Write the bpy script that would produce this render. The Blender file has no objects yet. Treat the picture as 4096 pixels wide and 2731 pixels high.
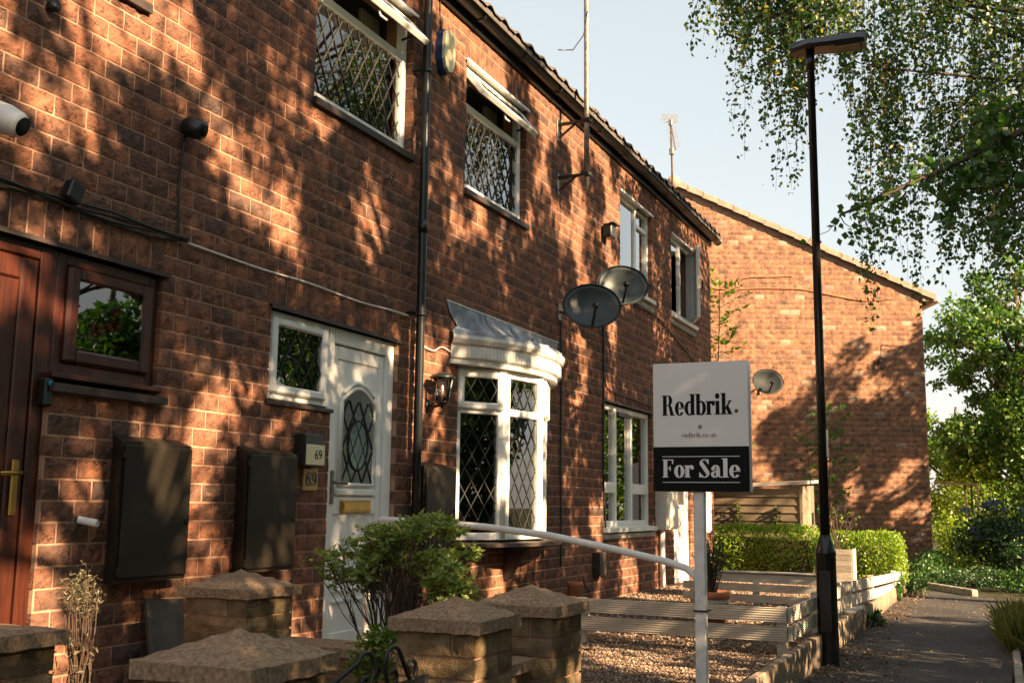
import bpy, math, random
import numpy as np
from mathutils import Vector, Matrix
random.seed(7); rng = np.random.default_rng(7)
SC = bpy.context.scene; COL = SC.collection
R = math.radians

# ------------------------------------------------------------------ camera, sky, sun, exposure
def look_matrix(pos, yaw, pitch, roll):
    y, p, ro = R(yaw), R(pitch), R(roll)
    f = Vector((math.cos(y)*math.cos(p), math.sin(y)*math.cos(p), math.sin(p)))
    r = Vector((math.sin(y), -math.cos(y), 0)); u = r.cross(f)
    r2 = r*math.cos(ro)+u*math.sin(ro); u2 = -r*math.sin(ro)+u*math.cos(ro)
    m = Matrix((r2, u2, -f)).transposed().to_4x4(); m.translation = pos
    return m
cd = bpy.data.cameras.new('camera'); cam = bpy.data.objects.new('camera', cd); COL.objects.link(cam)
cam.matrix_world = look_matrix(Vector((0, -4.0, 1.2)), 24.08, 8.62, .69)
cd.sensor_width = 36; cd.lens = 36*4333/4096; cd.clip_end = 2000; cd.clip_start = .05
cd.dof.use_dof = True; cd.dof.focus_distance = 8.2; cd.dof.aperture_fstop = 9
SC.camera = cam
SUN_AZ, SUN_EL = -103.9, 27.0          # direction to the sun: degrees from +X, elevation
w = bpy.data.worlds.new('World'); SC.world = w; w.use_nodes = True
wn = w.node_tree.nodes; wl = w.node_tree.links
sky = wn.new('ShaderNodeTexSky'); sky.sky_type = 'NISHITA'; sky.sun_disc = False
sky.sun_elevation = R(SUN_EL); sky.sun_rotation = math.atan2(math.cos(R(SUN_AZ)), math.sin(R(SUN_AZ)))
sky.air_density = 1.6; sky.dust_density = .6; sky.ozone_density = 1.2
wn['Background'].inputs[1].default_value = .1
hs = wn.new('ShaderNodeHueSaturation'); hs.inputs['Hue'].default_value = .48; hs.inputs['Saturation'].default_value = .5
ga = wn.new('ShaderNodeGamma'); ga.inputs[1].default_value = .48
wl.new(sky.outputs[0], ga.inputs[0]); wl.new(ga.outputs[0], hs.inputs['Color']); wl.new(hs.outputs[0], wn['Background'].inputs[0])
sd = bpy.data.lights.new('sun', 'SUN'); sd.energy = 5.0; sd.angle = R(.5); sd.color = (1, .70, .42)
so = bpy.data.objects.new('sun', sd); COL.objects.link(so)
sv = Vector((math.cos(R(SUN_EL))*math.cos(R(SUN_AZ)), math.cos(R(SUN_EL))*math.sin(R(SUN_AZ)), math.sin(R(SUN_EL))))
so.rotation_euler = sv.to_track_quat('Z', 'Y').to_euler(); so.location = sv*60
SC.view_settings.view_transform = 'Standard'; SC.view_settings.look = 'None'
SC.view_settings.exposure = 2.2; SC.view_settings.gamma = 1
SC.render.engine = 'CYCLES'

# ------------------------------------------------------------------ materials
def nodes(name):
    m = bpy.data.materials.new(name); m.use_nodes = True
    return m, m.node_tree.nodes, m.node_tree.links, m.node_tree.nodes['Principled BSDF']
def ramp(N, stops):
    r = N.new('ShaderNodeValToRGB'); e = r.color_ramp.elements
    while len(e) < len(stops): e.new(.5)
    for i, (p, c) in enumerate(stops): e[i].position = p; e[i].color = (*c, 1)
    return r
def mixc(N, L, fac, a, b, mode='MIX'):
    m = N.new('ShaderNodeMix'); m.data_type = 'RGBA'; m.blend_type = mode
    for s, v in ((0, fac), (6, a), (7, b)):
        if hasattr(v, 'links'): L.new(v, m.inputs[s])
        else: m.inputs[s].default_value = v if s == 0 else (*v, 1)
    return m.outputs[2]
def noise(N, L, scale, detail=4, vec=None, rough=.55):
    n = N.new('ShaderNodeTexNoise'); n.inputs['Scale'].default_value = scale; n.inputs['Detail'].default_value = detail
    n.inputs['Roughness'].default_value = rough
    if vec is not None: L.new(vec, n.inputs['Vector'])
    return n.outputs['Fac']
def bump(N, L, P, h, strength=.3, dist=.01):
    b = N.new('ShaderNodeBump'); b.inputs['Strength'].default_value = strength; b.inputs['Distance'].default_value = dist
    L.new(h, b.inputs['Height']); L.new(b.outputs[0], P.inputs['Normal'])
def wpos(N): return N.new('ShaderNodeNewGeometry').outputs['Position']
def maths(N, L, op, a, b):
    m = N.new('ShaderNodeMath'); m.operation = op
    for i, v in enumerate((a, b)):
        if hasattr(v, 'links'): L.new(v, m.inputs[i])
        else: m.inputs[i].default_value = v
    return m.outputs[0]
def stretch(N, L, vec, s):
    m = N.new('ShaderNodeMapping'); L.new(vec, m.inputs[0]); m.inputs['Scale'].default_value = s
    return m.outputs[0]
def piece_random(N, L):   # per object for single pieces, per face for joined ones
    o = N.new('ShaderNodeObjectInfo').outputs['Random']; a = N.new('ShaderNodeAttribute'); a.attribute_name = 'rnd'
    return maths(N, L, 'FRACT', maths(N, L, 'ADD', o, a.outputs['Fac']), 0)
def simple(name, col, rough=.6, var=.25, scale=8, bstr=.0, bscale=60, spec=.5, metal=0, dark=None):
    m, N, L, P = nodes(name); pos = wpos(N)
    a = tuple(c*(1-var) for c in col); b = tuple(min(1, c*(1+var)) for c in col)
    c = ramp(N, [(.3, dark or a), (.7, b)]); L.new(noise(N, L, scale, 5, pos), c.inputs[0]); L.new(c.outputs[0], P.inputs['Base Color'])
    P.inputs['Roughness'].default_value = rough; P.inputs['Specular IOR Level'].default_value = spec; P.inputs['Metallic'].default_value = metal
    if bstr: bump(N, L, P, noise(N, L, bscale, 4, pos), bstr, .006)
    return m
M = {}
def brick_mat(name, stops, pale=0., bstr=.9):
    m, N, L, P = nodes(name); pos = wpos(N); rnd = piece_random(N, L)
    c = ramp(N, stops); L.new(rnd, c.inputs[0])
    n1 = ramp(N, [(.38, (0, 0, 0)), (.64, (1, 1, 1))]); L.new(noise(N, L, 9, 6, pos, .65), n1.inputs[0])
    col = mixc(N, L, n1.outputs[0], mixc(N, L, .78, c.outputs[0], (.062, .042, .034)), c.outputs[0])
    n2 = ramp(N, [(.60, (0, 0, 0)), (.78, (1, 1, 1))]); L.new(noise(N, L, 23, 3, pos), n2.inputs[0])
    col = mixc(N, L, maths(N, L, 'MULTIPLY', n2.outputs[0], .5), col, (.42, .2, .11))
    wv = stretch(N, L, pos, (1, 1, 1.5)); ck = maths(N, L, 'ABSOLUTE', maths(N, L, 'SUBTRACT', noise(N, L, 13, 3, wv, .6), .5), 0)
    cr = ramp(N, [(.0, (1, 1, 1)), (.022, (0, 0, 0))]); L.new(ck, cr.inputs[0])
    msk = ramp(N, [(.46, (0, 0, 0)), (.6, (1, 1, 1))]); L.new(noise(N, L, 17, 2, pos), msk.inputs[0])
    crk = maths(N, L, 'MULTIPLY', cr.outputs[0], msk.outputs[0])
    col = mixc(N, L, maths(N, L, 'MULTIPLY', crk, .75), col, (.035, .024, .018))
    if pale:
        n3 = ramp(N, [(.62, (0, 0, 0)), (.7, (1, 1, 1))]); L.new(noise(N, L, 5, 5, pos, .7), n3.inputs[0])
        r3 = ramp(N, [(.955, (0, 0, 0)), (.965, (.8, .8, .8))]); L.new(rnd, r3.inputs[0])
        z = N.new('ShaderNodeSeparateXYZ'); L.new(pos, z.inputs[0])
        col = mixc(N, L, maths(N, L, 'MULTIPLY', maths(N, L, 'MAXIMUM', maths(N, L, 'MULTIPLY', n3.outputs[0], .6), r3.outputs[0]), pale), col, (.50, .37, .27))
    L.new(col, P.inputs['Base Color']); P.inputs['Roughness'].default_value = .88; P.inputs['Specular IOR Level'].default_value = .25
    h = maths(N, L, 'SUBTRACT', maths(N, L, 'ADD', noise(N, L, 22, 5, pos, .7), maths(N, L, 'MULTIPLY', noise(N, L, 120, 3, pos), .35)), maths(N, L, 'MULTIPLY', crk, .5))
    bump(N, L, P, h, bstr, .014)
    return m
BR = [(0, (.17, .085, .056)), (.2, (.29, .124, .070)), (.42, (.37, .15, .079)), (.6, (.31, .13, .072)), (.72, (.22, .105, .066)), (.84, (.165, .09, .064)), (.9, (.30, .128, .072)), (.96, (.115, .074, .060)), (1, (.36, .152, .085))]
M['brick'] = brick_mat('rock_faced_brick', BR)
M['gbrick'] = brick_mat('gable_brick', [(0, (.30, .15, .09)), (.3, (.41, .2, .115)), (.6, (.46, .225, .12)), (.8, (.38, .185, .11)), (.93, (.28, .155, .10)), (.97, (.14, .095, .075)), (1, (.44, .215, .125))], pale=.75, bstr=.45)
M['mortar'] = simple('mortar', (.38, .225, .15), .95, .22, 14, .4, 150, .2)
def stone_mat():
    m, N, L, P = nodes('sandstone'); pos = wpos(N); rnd = piece_random(N, L)
    c = ramp(N, [(0, (.21, .16, .10)), (.4, (.31, .225, .13)), (.75, (.38, .27, .155)), (1, (.25, .185, .115))]); L.new(rnd, c.inputs[0])
    n = ramp(N, [(.4, (.42, .40, .34)), (.66, (1, 1, 1))]); L.new(noise(N, L, 7, 7, pos, .7), n.inputs[0])
    col = mixc(N, L, 1., c.outputs[0], n.outputs[0], 'MULTIPLY')
    n2 = ramp(N, [(.58, (0, 0, 0)), (.72, (1, 1, 1))]); L.new(noise(N, L, 16, 6, pos, .75), n2.inputs[0])
    col = mixc(N, L, maths(N, L, 'MULTIPLY', n2.outputs[0], .55), col, (.10, .095, .06))
    L.new(col, P.inputs['Base Color']); P.inputs['Roughness'].default_value = .93; P.inputs['Specular IOR Level'].default_value = .2
    bump(N, L, P, maths(N, L, 'ADD', noise(N, L, 34, 6, pos, .7), noise(N, L, 160, 3, pos)), .6, .012)
    return m
M['stone'] = stone_mat()
M['cap'] = (lambda m: m)(simple('weathered_cap_stone', (.32, .22, .14), .95, .3, 70, .5, 240, .2, dark=(.15, .108, .07)))
def wood_mat(name, a, b, rough=.7, sc=(2, 30, 30), spec=.3, bstr=.25):
    m, N, L, P = nodes(name); pos = wpos(N); rnd = piece_random(N, L)
    v = stretch(N, L, pos, sc)
    c = ramp(N, [(.28, a), (.72, b)]); L.new(noise(N, L, 2.2, 7, v, .65), c.inputs[0])
    k = maths(N, L, 'ADD', maths(N, L, 'MULTIPLY', rnd, .35), .82)
    g = N.new('ShaderNodeCombineColor')
    for i in range(3): L.new(k, g.inputs[i])
    L.new(mixc(N, L, 1., c.outputs[0], g.outputs[0], 'MULTIPLY'), P.inputs['Base Color'])
    P.inputs['Roughness'].default_value = rough; P.inputs['Specular IOR Level'].default_value = spec
    bump(N, L, P, noise(N, L, 3, 6, v), bstr, .004)
    return m
M['deck'] = wood_mat('weathered_decking', (.42, .375, .30), (.60, .545, .455), .85, (8, 5, 60))
M['shed'] = wood_mat('shed_boards', (.17, .125, .08), (.30, .225, .15), .8, (30, 3, 40))
M['mahog'] = wood_mat('red_woodgrain', (.018, .006, .004), (.085, .019, .008), .38, (30, 30, 2.2), .5, .08)
M['sleeper'] = wood_mat('timber_edging', (.15, .115, .08), (.29, .23, .165), .9, (3, 30, 12))
M['pvc'] = simple('white_pvc', (.80, .80, .76), .32, .06, 3)
M['pvc_old'] = simple('stained_white_pvc', (.73, .715, .66), .5, .12, 14)
M['rail'] = simple('white_tube', (.80, .79, .75), .4, .08, 22)
M['black'] = simple('black_plastic', (.013, .016, .016), .34, .3, 6)
M['iron'] = simple('black_iron', (.014, .018, .02), .42, .4, 30, .2, 90)
M['lampmetal'] = simple('black_lamp_column', (.010, .011, .011), .3, .3, 5, .12, 40)
M['meter'] = simple('dark_meter_box', (.026, .021, .014), .5, .25, 5, .1, 200, .22)
M['meterw'] = simple('white_meter_box', (.72, .68, .60), .45, .08, 5)
M['dish'] = simple('dish_grey', (.030, .042, .044), .45, .25, 7)
M['dishm'] = simple('far_dish_grey', (.014, .019, .021), .6, .2, 7, spec=.2)
M['tile'] = simple('roof_tile', (.085, .075, .070), .85, .35, 12, .4, 80)
M['vtile'] = simple('verge_tile', (.30, .225, .17), .9, .25, 9, .3, 80)
M['sill'] = simple('brown_sill_tile', (.040, .028, .022), .55, .4, 14, .15, 60)
M['lead'] = simple('lead_sheet', (.26, .28, .31), .55, .4, 7, .3, 25, dark=(.10, .11, .13))
M['came'] = simple('lead_strip', (.032, .034, .03), .6, .2, 10, spec=.2)
M['brass'] = simple('brass', (.42, .27, .07), .3, .25, 10, metal=.9)
M['steel'] = simple('galvanised_mast', (.24, .22, .19), .5, .5, 22, metal=.5)
M['blue'] = simple('alarm_blue', (.018, .045, .13), .3, .1, 4)
M['cream'] = simple('alarm_cream', (.72, .66, .40), .4, .06, 4)
M['yellow'] = simple('gold_plate', (.45, .29, .07), .45, .2, 12)
M['cyan'] = simple('blue_button', (.02, .32, .55), .4, .05, 4)
M['ink'] = simple('black_ink', (.008, .011, .010), .7, .05, 4, spec=.12)
M['redink'] = simple('maroon_ink', (.17, .03, .025), .6, .05, 4)
M['board'] = simple('sign_board_white', (.80, .80, .79), .5, .05, 2.2)
M['postw'] = simple('white_painted_post', (.74, .73, .70), .65, .12, 18, .2, 50)
M['terra'] = simple('terracotta', (.42, .155, .07), .8, .15, 10, .15, 80)
M['mosaic'] = simple('mosaic_tile', (.30, .31, .26), .6, .45, 55)
M['slate'] = simple('slate_slab', (.075, .062, .045), .6, .4, 8, .4, 22)
M['plaster'] = simple('room_plaster', (.22, .21, .18), .9, .1, 3)
M['curtain'] = simple('curtain_cloth', (.30, .27, .20), .9, .2, 5)
M['frost'] = simple('green_frosted_panel', (.016, .036, .024), .14, .8, 9, .35, 60)
M['soil'] = simple('soil', (.075, .05, .034), .97, .5, 9, .6, 50, .1)
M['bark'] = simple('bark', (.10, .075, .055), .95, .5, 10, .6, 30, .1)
M['birchbark'] = simple('birch_bark', (.36, .31, .26), .85, .5, 8, .3, 30, .2)
M['twig'] = simple('twig', (.07, .045, .03), .9, .3, 20)
M['pebble'] = None
def pebble_mat(name, stops):
    m, N, L, P = nodes(name); c = ramp(N, stops); L.new(piece_random(N, L), c.inputs[0])
    L.new(c.outputs[0], P.inputs['Base Color']); P.inputs['Roughness'].default_value = .8; P.inputs['Specular IOR Level'].default_value = .3
    return m
M['pebble'] = pebble_mat('gravel', [(0, (.12, .075, .05)), (.3, (.24, .16, .105)), (.55, (.34, .25, .175)), (.8, (.20, .13, .085)), (.95, (.42, .35, .28)), (1, (.62, .58, .52))])
M['litter'] = pebble_mat('fallen_leaves', [(0, (.06, .038, .024)), (.5, (.12, .072, .042)), (.85, (.19, .12, .07)), (1, (.34, .27, .19))])
def leaf_mat(name, stops, trans=.42):
    m, N, L, P = nodes(name); c = ramp(N, stops); L.new(piece_random(N, L), c.inputs[0])
    N.remove(P); d = N.new('ShaderNodeBsdfDiffuse'); t = N.new('ShaderNodeBsdfTranslucent'); g = N.new('ShaderNodeBsdfGlossy')
    g.inputs['Roughness'].default_value = .45; g.inputs['Color'].default_value = (.8, .85, .8, 1)
    L.new(c.outputs[0], d.inputs[0]); L.new(mixc(N, L, 1., c.outputs[0], (1.2, 1.4, .4), 'MULTIPLY'), t.inputs[0])
    a = N.new('ShaderNodeMixShader'); a.inputs[0].default_value = trans; L.new(d.outputs[0], a.inputs[1]); L.new(t.outputs[0], a.inputs[2])
    b = N.new('ShaderNodeMixShader'); b.inputs[0].default_value = .05; L.new(a.outputs[0], b.inputs[1]); L.new(g.outputs[0], b.inputs[2])
    L.new(b.outputs[0], N['Material Output'].inputs[0]); return m
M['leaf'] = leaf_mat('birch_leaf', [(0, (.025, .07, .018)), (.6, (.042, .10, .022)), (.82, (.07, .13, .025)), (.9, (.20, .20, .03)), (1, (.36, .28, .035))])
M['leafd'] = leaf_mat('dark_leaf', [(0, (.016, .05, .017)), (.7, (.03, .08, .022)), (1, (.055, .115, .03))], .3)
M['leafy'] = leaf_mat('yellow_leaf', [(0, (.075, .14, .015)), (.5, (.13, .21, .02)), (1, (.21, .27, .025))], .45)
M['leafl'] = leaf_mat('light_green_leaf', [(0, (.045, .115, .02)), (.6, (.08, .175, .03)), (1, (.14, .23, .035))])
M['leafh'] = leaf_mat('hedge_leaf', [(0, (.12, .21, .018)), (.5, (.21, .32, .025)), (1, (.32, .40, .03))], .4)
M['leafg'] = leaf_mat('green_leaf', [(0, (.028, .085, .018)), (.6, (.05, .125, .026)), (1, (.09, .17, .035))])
M['leafa'] = leaf_mat('azalea_leaf', [(0, (.12, .19, .05)), (.55, (.20, .29, .07)), (.85, (.31, .36, .07)), (1, (.45, .33, .06))], .35)
M['grass'] = leaf_mat('grass_blade', [(0, (.10, .12, .025)), (.6, (.19, .18, .04)), (1, (.30, .25, .07))], .4)
M['dry'] = leaf_mat('dried_plant', [(0, (.11, .09, .055)), (.6, (.20, .165, .105)), (1, (.10, .11, .045))], .3)
M['flower'] = leaf_mat('blue_petal', [(0, (.05, .07, .22)), (1, (.12, .14, .34))], .3)
M['redpetal'] = leaf_mat('red_petal', [(0, (.10, .008, .006)), (1, (.22, .02, .01))], .2)
def glass_mat(name, k=2.6, tint=(1, 1, 1)):
    m, N, L, P = nodes(name); N.remove(P)
    t = N.new('ShaderNodeBsdfTransparent'); t.inputs[0].default_value = (*tint, 1)
    g = N.new('ShaderNodeBsdfGlossy'); g.inputs['Roughness'].default_value = .012
    f = N.new('ShaderNodeFresnel'); f.inputs[0].default_value = 1.5
    k_ = N.new('ShaderNodeMath'); k_.operation = 'MULTIPLY'; k_.use_clamp = True; L.new(f.outputs[0], k_.inputs[0]); k_.inputs[1].default_value = k
    x = N.new('ShaderNodeMixShader'); L.new(k_.outputs[0], x.inputs[0]); L.new(t.outputs[0], x.inputs[1]); L.new(g.outputs[0], x.inputs[2])
    L.new(x.outputs[0], N['Material Output'].inputs[0]); return m
M['glass'] = glass_mat('double_glazing', 3.4, (.55, .6, .57))
M['lglass'] = glass_mat('lantern_glass', 1.2)
M['ornament'] = simple('pale_ornament', (.20, .24, .15), .3, .5, 22)
M['stained'] = simple('stained_glass_bird', (.03, .10, .075), .2, .9, 22)
def asphalt_mat():
    m, N, L, P = nodes('asphalt'); pos = wpos(N)
    c = ramp(N, [(.30, (.026, .027, .028)), (.48, (.040, .039, .038)), (.52, (.056, .053, .049)), (.72, (.066, .061, .055))]); L.new(noise(N, L, 1.1, 6, pos, .6), c.inputs[0])
    s = ramp(N, [(.55, (0, 0, 0)), (.7, (1, 1, 1))]); L.new(noise(N, L, 130, 2, pos), s.inputs[0])
    col = mixc(N, L, maths(N, L, 'MULTIPLY', s.outputs[0], .35), c.outputs[0], (.16, .145, .125))
    L.new(col, P.inputs['Base Color']); P.inputs['Roughness'].default_value = .85; P.inputs['Specular IOR Level'].default_value = .3
    bump(N, L, P, noise(N, L, 190, 3, pos), .5, .008); return m
M['asphalt'] = asphalt_mat()
M['ground'] = simple('earth_and_grass', (.050, .048, .026), .97, .5, 3, .5, 40, .1)
M['concrete'] = simple('concrete_kerb', (.30, .27, .225), .92, .3, 9, .4, 70, .2)

# ------------------------------------------------------------------ mesh helpers
BASE = {}
class MB:
    def __init__(s): s.v = []; s.f = []; s.r = []; s.sm = []
    def add(s, vs, fs, rnd=None, smooth=False):
        o = len(s.v); s.v += [tuple(p) for p in vs]; s.f += [tuple(i+o for i in f) for f in fs]
        s.r += [random.random() if rnd is None else rnd]*len(fs); s.sm += [smooth]*len(fs); return s
    def box(s, x0, x1, y0, y1, z0, z1, c=0., rnd=None):
        if c <= 0:
            vs = [(x, y, z) for z in (z0, z1) for y in (y0, y1) for x in (x0, x1)]
            return s.add(vs, [(0, 2, 3, 1), (4, 5, 7, 6), (0, 1, 5, 4), (2, 6, 7, 3), (0, 4, 6, 2), (1, 3, 7, 5)], rnd)
        return s.hull_box((x0, y0, z0), (x1, y1, z1), c, rnd)
    def hull_box(s, a, b, c, rnd=None):
        X, Y, Z = zip(a, b); vs = []; idx = {}
        c = min(c, .49*min(X[1]-X[0], Y[1]-Y[0], Z[1]-Z[0]))
        for i in (0, 1):
            for j in (0, 1):
                for k in (0, 1):
                    for ax in range(3):
                        p = [X[i], Y[j], Z[k]]; d = (1 if i == 0 else -1, 1 if j == 0 else -1, 1 if k == 0 else -1)
                        for q in range(3):
                            if q != ax: p[q] += d[q]*c
                        idx[(i, j, k, ax)] = len(vs); vs.append(tuple(p))
        fs = []
        cyc = [(0, 0), (1, 0), (1, 1), (0, 1)]
        for t in (0, 1):
            fs.append([idx[(t, a_, b_, 0)] for a_, b_ in cyc]); fs.append([idx[(a_, t, b_, 1)] for a_, b_ in cyc]); fs.append([idx[(a_, b_, t, 2)] for a_, b_ in cyc])
        for i in (0, 1):
            for j in (0, 1):
                fs.append([idx[(i, j, 0, 0)], idx[(i, j, 1, 0)], idx[(i, j, 1, 1)], idx[(i, j, 0, 1)]])
                fs.append([idx[(i, 0, j, 0)], idx[(i, 1, j, 0)], idx[(i, 1, j, 2)], idx[(i, 0, j, 2)]])
                fs.append([idx[(0, i, j, 1)], idx[(1, i, j, 1)], idx[(1, i, j, 2)], idx[(0, i, j, 2)]])
                for k in (0, 1): fs.append([idx[(i, j, k, 0)], idx[(i, j, k, 1)], idx[(i, j, k, 2)]])
        return s.add(vs, fs, rnd)
    def bar(s, p, q, wx, wy, c=0.):     # square bar between two points
        p, q = Vector(p), Vector(q); d = (q-p); L = d.length; m = d.to_track_quat('Z', 'Y').to_matrix()
        t = MB().box(-wx/2, wx/2, -wy/2, wy/2, 0, L, c)
        return s.add([p+m@Vector(v) for v in t.v], t.f)
    def tube(s, path, rad, n=8, cap=True, rnd=None):
        path = [Vector(p) for p in path]; k = len(path)
        rad = rad if isinstance(rad, (list, tuple)) else [rad]*k
        vs = []; up = Vector((.13, .27, .95))
        for i, p in enumerate(path):
            d = (path[min(i+1, k-1)]-path[max(i-1, 0)]).normalized()
            a = d.cross(up)
            if a.length < .05: a = d.cross(Vector((1, 0, .1)))
            a.normalize(); b = d.cross(a)
            vs += [p+(a*math.cos(6.2832*j/n)+b*math.sin(6.2832*j/n))*rad[i] for j in range(n)]
        fs = [(i*n+j, i*n+(j+1) % n, (i+1)*n+(j+1) % n, (i+1)*n+j) for i in range(k-1) for j in range(n)]
        if cap: fs += [tuple(range(n))[::-1], tuple((k-1)*n+j for j in range(n))]
        return s.add(vs, fs, rnd, smooth=True)
    def lathe(s, prof, c, n=24, axis=None, rnd=None):   # prof: (r, h)
        vs = []; m = (Vector(axis).to_track_quat('Z', 'Y').to_matrix() if axis else Matrix.Identity(3)); c = Vector(c)
        for r, h in prof: vs += [c+m@Vector((r*math.cos(6.2832*j/n), r*math.sin(6.2832*j/n), h)) for j in range(n)]
        fs = [(i*n+j, i*n+(j+1) % n, (i+1)*n+(j+1) % n, (i+1)*n+j) for i in range(len(prof)-1) for j in range(n)]
        fs += [tuple(range(n))[::-1], tuple((len(prof)-1)*n+j for j in range(n))]
        return s.add(vs, fs, rnd, smooth=True)
    def prism(s, poly, f, h0, h1, rnd=None):   # poly 2D, f maps (u,v,h)->xyz
        n = len(poly); vs = [f(u, v, h0) for u, v in poly]+[f(u, v, h1) for u, v in poly]
        fs = [tuple(range(n))[::-1], tuple(range(n, 2*n))]+[(i, (i+1) % n, n+(i+1) % n, n+i) for i in range(n)]
        return s.add(vs, fs, rnd)
    def rot(s, pivot, axis, ang, start=0):
        m = Matrix.Rotation(ang, 3, Vector(axis)); p = Vector(pivot)
        s.v[start:] = [tuple(p+m@(Vector(v)-p)) for v in s.v[start:]]; return s
def mesh_from(mb, name, base):
    me = bpy.data.meshes.new(name)
    me.from_pydata([(x-base[0], y-base[1], z-base[2]) for x, y, z in mb.v], [], mb.f)
    a = me.attributes.new('rnd', 'FLOAT', 'FACE'); a.data.foreach_set('value', mb.r if len(mb.r) == len(me.polygons) else [0.]*len(me.polygons))
    me.polygons.foreach_set('use_smooth', mb.sm); me.update(); return me
def props(o, label=None, cat=None, group=None, kind=None):
    for k, v in (('label', label), ('category', cat), ('group', group), ('kind', kind)):
        if v: o[k] = v
    return o
def link(name, me, mat, parent=None, loc=(0, 0, 0)):
    o = bpy.data.objects.new(name, me); COL.objects.link(o)
    if mat is not None and me is not None and not me.materials: me.materials.append(M[mat] if isinstance(mat, str) else mat)
    o.location = loc
    if parent: o.parent = parent
    return o
def part(name, mb, mat, parent, smooth=None):
    b = BASE[parent.name]; o = link(name, mesh_from(mb, name, b), mat, parent); BASE[o.name] = b; return o
def solo(name, mb, mat, label=None, cat=None, group=None, kind=None):
    V = np.array(mb.v); b = ((V[:, 0].min()+V[:, 0].max())/2, (V[:, 1].min()+V[:, 1].max())/2, V[:, 2].min())
    o = link(name, mesh_from(mb, name, b), mat, None, b); BASE[o.name] = b
    return props(o, label, cat, group, kind)
def thing(name, loc, label, cat, group=None):
    o = bpy.data.objects.new(name, None); COL.objects.link(o); o.location = loc; o.empty_display_size = .2
    BASE[o.name] = tuple(loc); return props(o, label, cat, group)
def np_mesh(name, V, F, rnd=None):
    me = bpy.data.meshes.new(name); n = F.shape[1]
    me.vertices.add(len(V)); me.vertices.foreach_set('co', V.astype(np.float32).ravel())
    me.loops.add(F.size); me.loops.foreach_set('vertex_index', F.astype(np.int32).ravel())
    me.polygons.add(len(F)); me.polygons.foreach_set('loop_start', np.arange(0, F.size, n, dtype=np.int32))
    a = me.attributes.new('rnd', 'FLOAT', 'FACE'); a.data.foreach_set('value', (rng.random(len(F)) if rnd is None else rnd).astype(np.float32))
    me.update(calc_edges=True); return me
def leaves(P, size, down=0., up=0., aspect=.62, jitter=.35, axis=None):
    """one folded rhombus of two triangles per leaf point"""
    n = len(P); a = rng.normal(size=(n, 3)); a[:, 2] -= down
    if axis is not None: a = a*.45+axis
    a /= np.linalg.norm(a, axis=1)[:, None]
    b = np.cross(a, rng.normal(size=(n, 3))+np.array([0, 0, up])); b /= np.linalg.norm(b, axis=1)[:, None]+1e-9
    c = np.cross(a, b)
    s = size*(1+jitter*(rng.random(n)*2-1)); s = s[:, None]
    p0 = P; p2 = P+a*s; mid = P+a*s*.42-c*s*.08; p1 = mid+b*s*aspect*.5+c*s*.16; p3 = mid-b*s*aspect*.5+c*s*.16
    V = np.stack([p0, p1, p2, p3], 1).reshape(-1, 3); k = np.arange(n)[:, None]*4
    F = np.concatenate([k+np.array([0, 1, 2]), k+np.array([0, 2, 3])], 1).reshape(-1, 3)
    return V, F, np.repeat(rng.random(n), 2)
def foliage(name, P, size, mat, parent, **kw):
    V, F, r = leaves(np.asarray(P, float), size, **kw); b = np.array(BASE[parent.name])
    return link(name, np_mesh(name, V-b, F, r), mat, parent)
def ball(n, c, r, power=1/3):
    d = rng.normal(size=(n, 3)); d /= np.linalg.norm(d, axis=1)[:, None]
    return np.array(c)+d*(rng.random(n)**power)[:, None]*np.array(r)

# ------------------------------------------------------------------ ground, path, gardens
def xf(mb, fn, start=0):
    mb.v[start:] = [tuple(fn(*v)) for v in mb.v[start:]]; return mb
def sheet(name, x0, x1, y0, y1, z, mat, nx=1, ny=1, wob=0):
    mb = MB(); vs = [(x0+(x1-x0)*i/nx, y0+(y1-y0)*j/ny, z+(random.uniform(-wob, wob) if 0 < i < nx and 0 < j < ny else 0)) for j in range(ny+1) for i in range(nx+1)]
    mb.add(vs, [(j*(nx+1)+i, j*(nx+1)+i+1, (j+1)*(nx+1)+i+1, (j+1)*(nx+1)+i) for j in range(ny) for i in range(nx)], 0, True)
    return solo(name, mb, mat, kind='structure')
sheet('ground', -300, 500, -400, 400, -.03, 'ground')
PATH_POLY = [(-12, -2.66), (17.4, -2.62), (18.3, -3.0), (17.2, -3.6), (16.9, -4.6), (16.9, -16), (13.6, -16), (13.4, -5.4), (12.6, -4.2), (9, -4.02), (-12, -4.1)]
solo('path', MB().add([(x, y, .0) for x, y in PATH_POLY], [tuple(range(len(PATH_POLY)))[::-1]]), 'asphalt', kind='structure')
mb = MB().box(-3, 16.6, -2.6, .02, -.2, .19); mb.box(16.6, 17.2, -2.6, 1, -.2, .17)
solo('garden_ground', mb, 'soil', kind='structure')
sheet('verge', -12, 12.8, -9, -4.12, .02, 'ground', 40, 12, .02)

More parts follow.
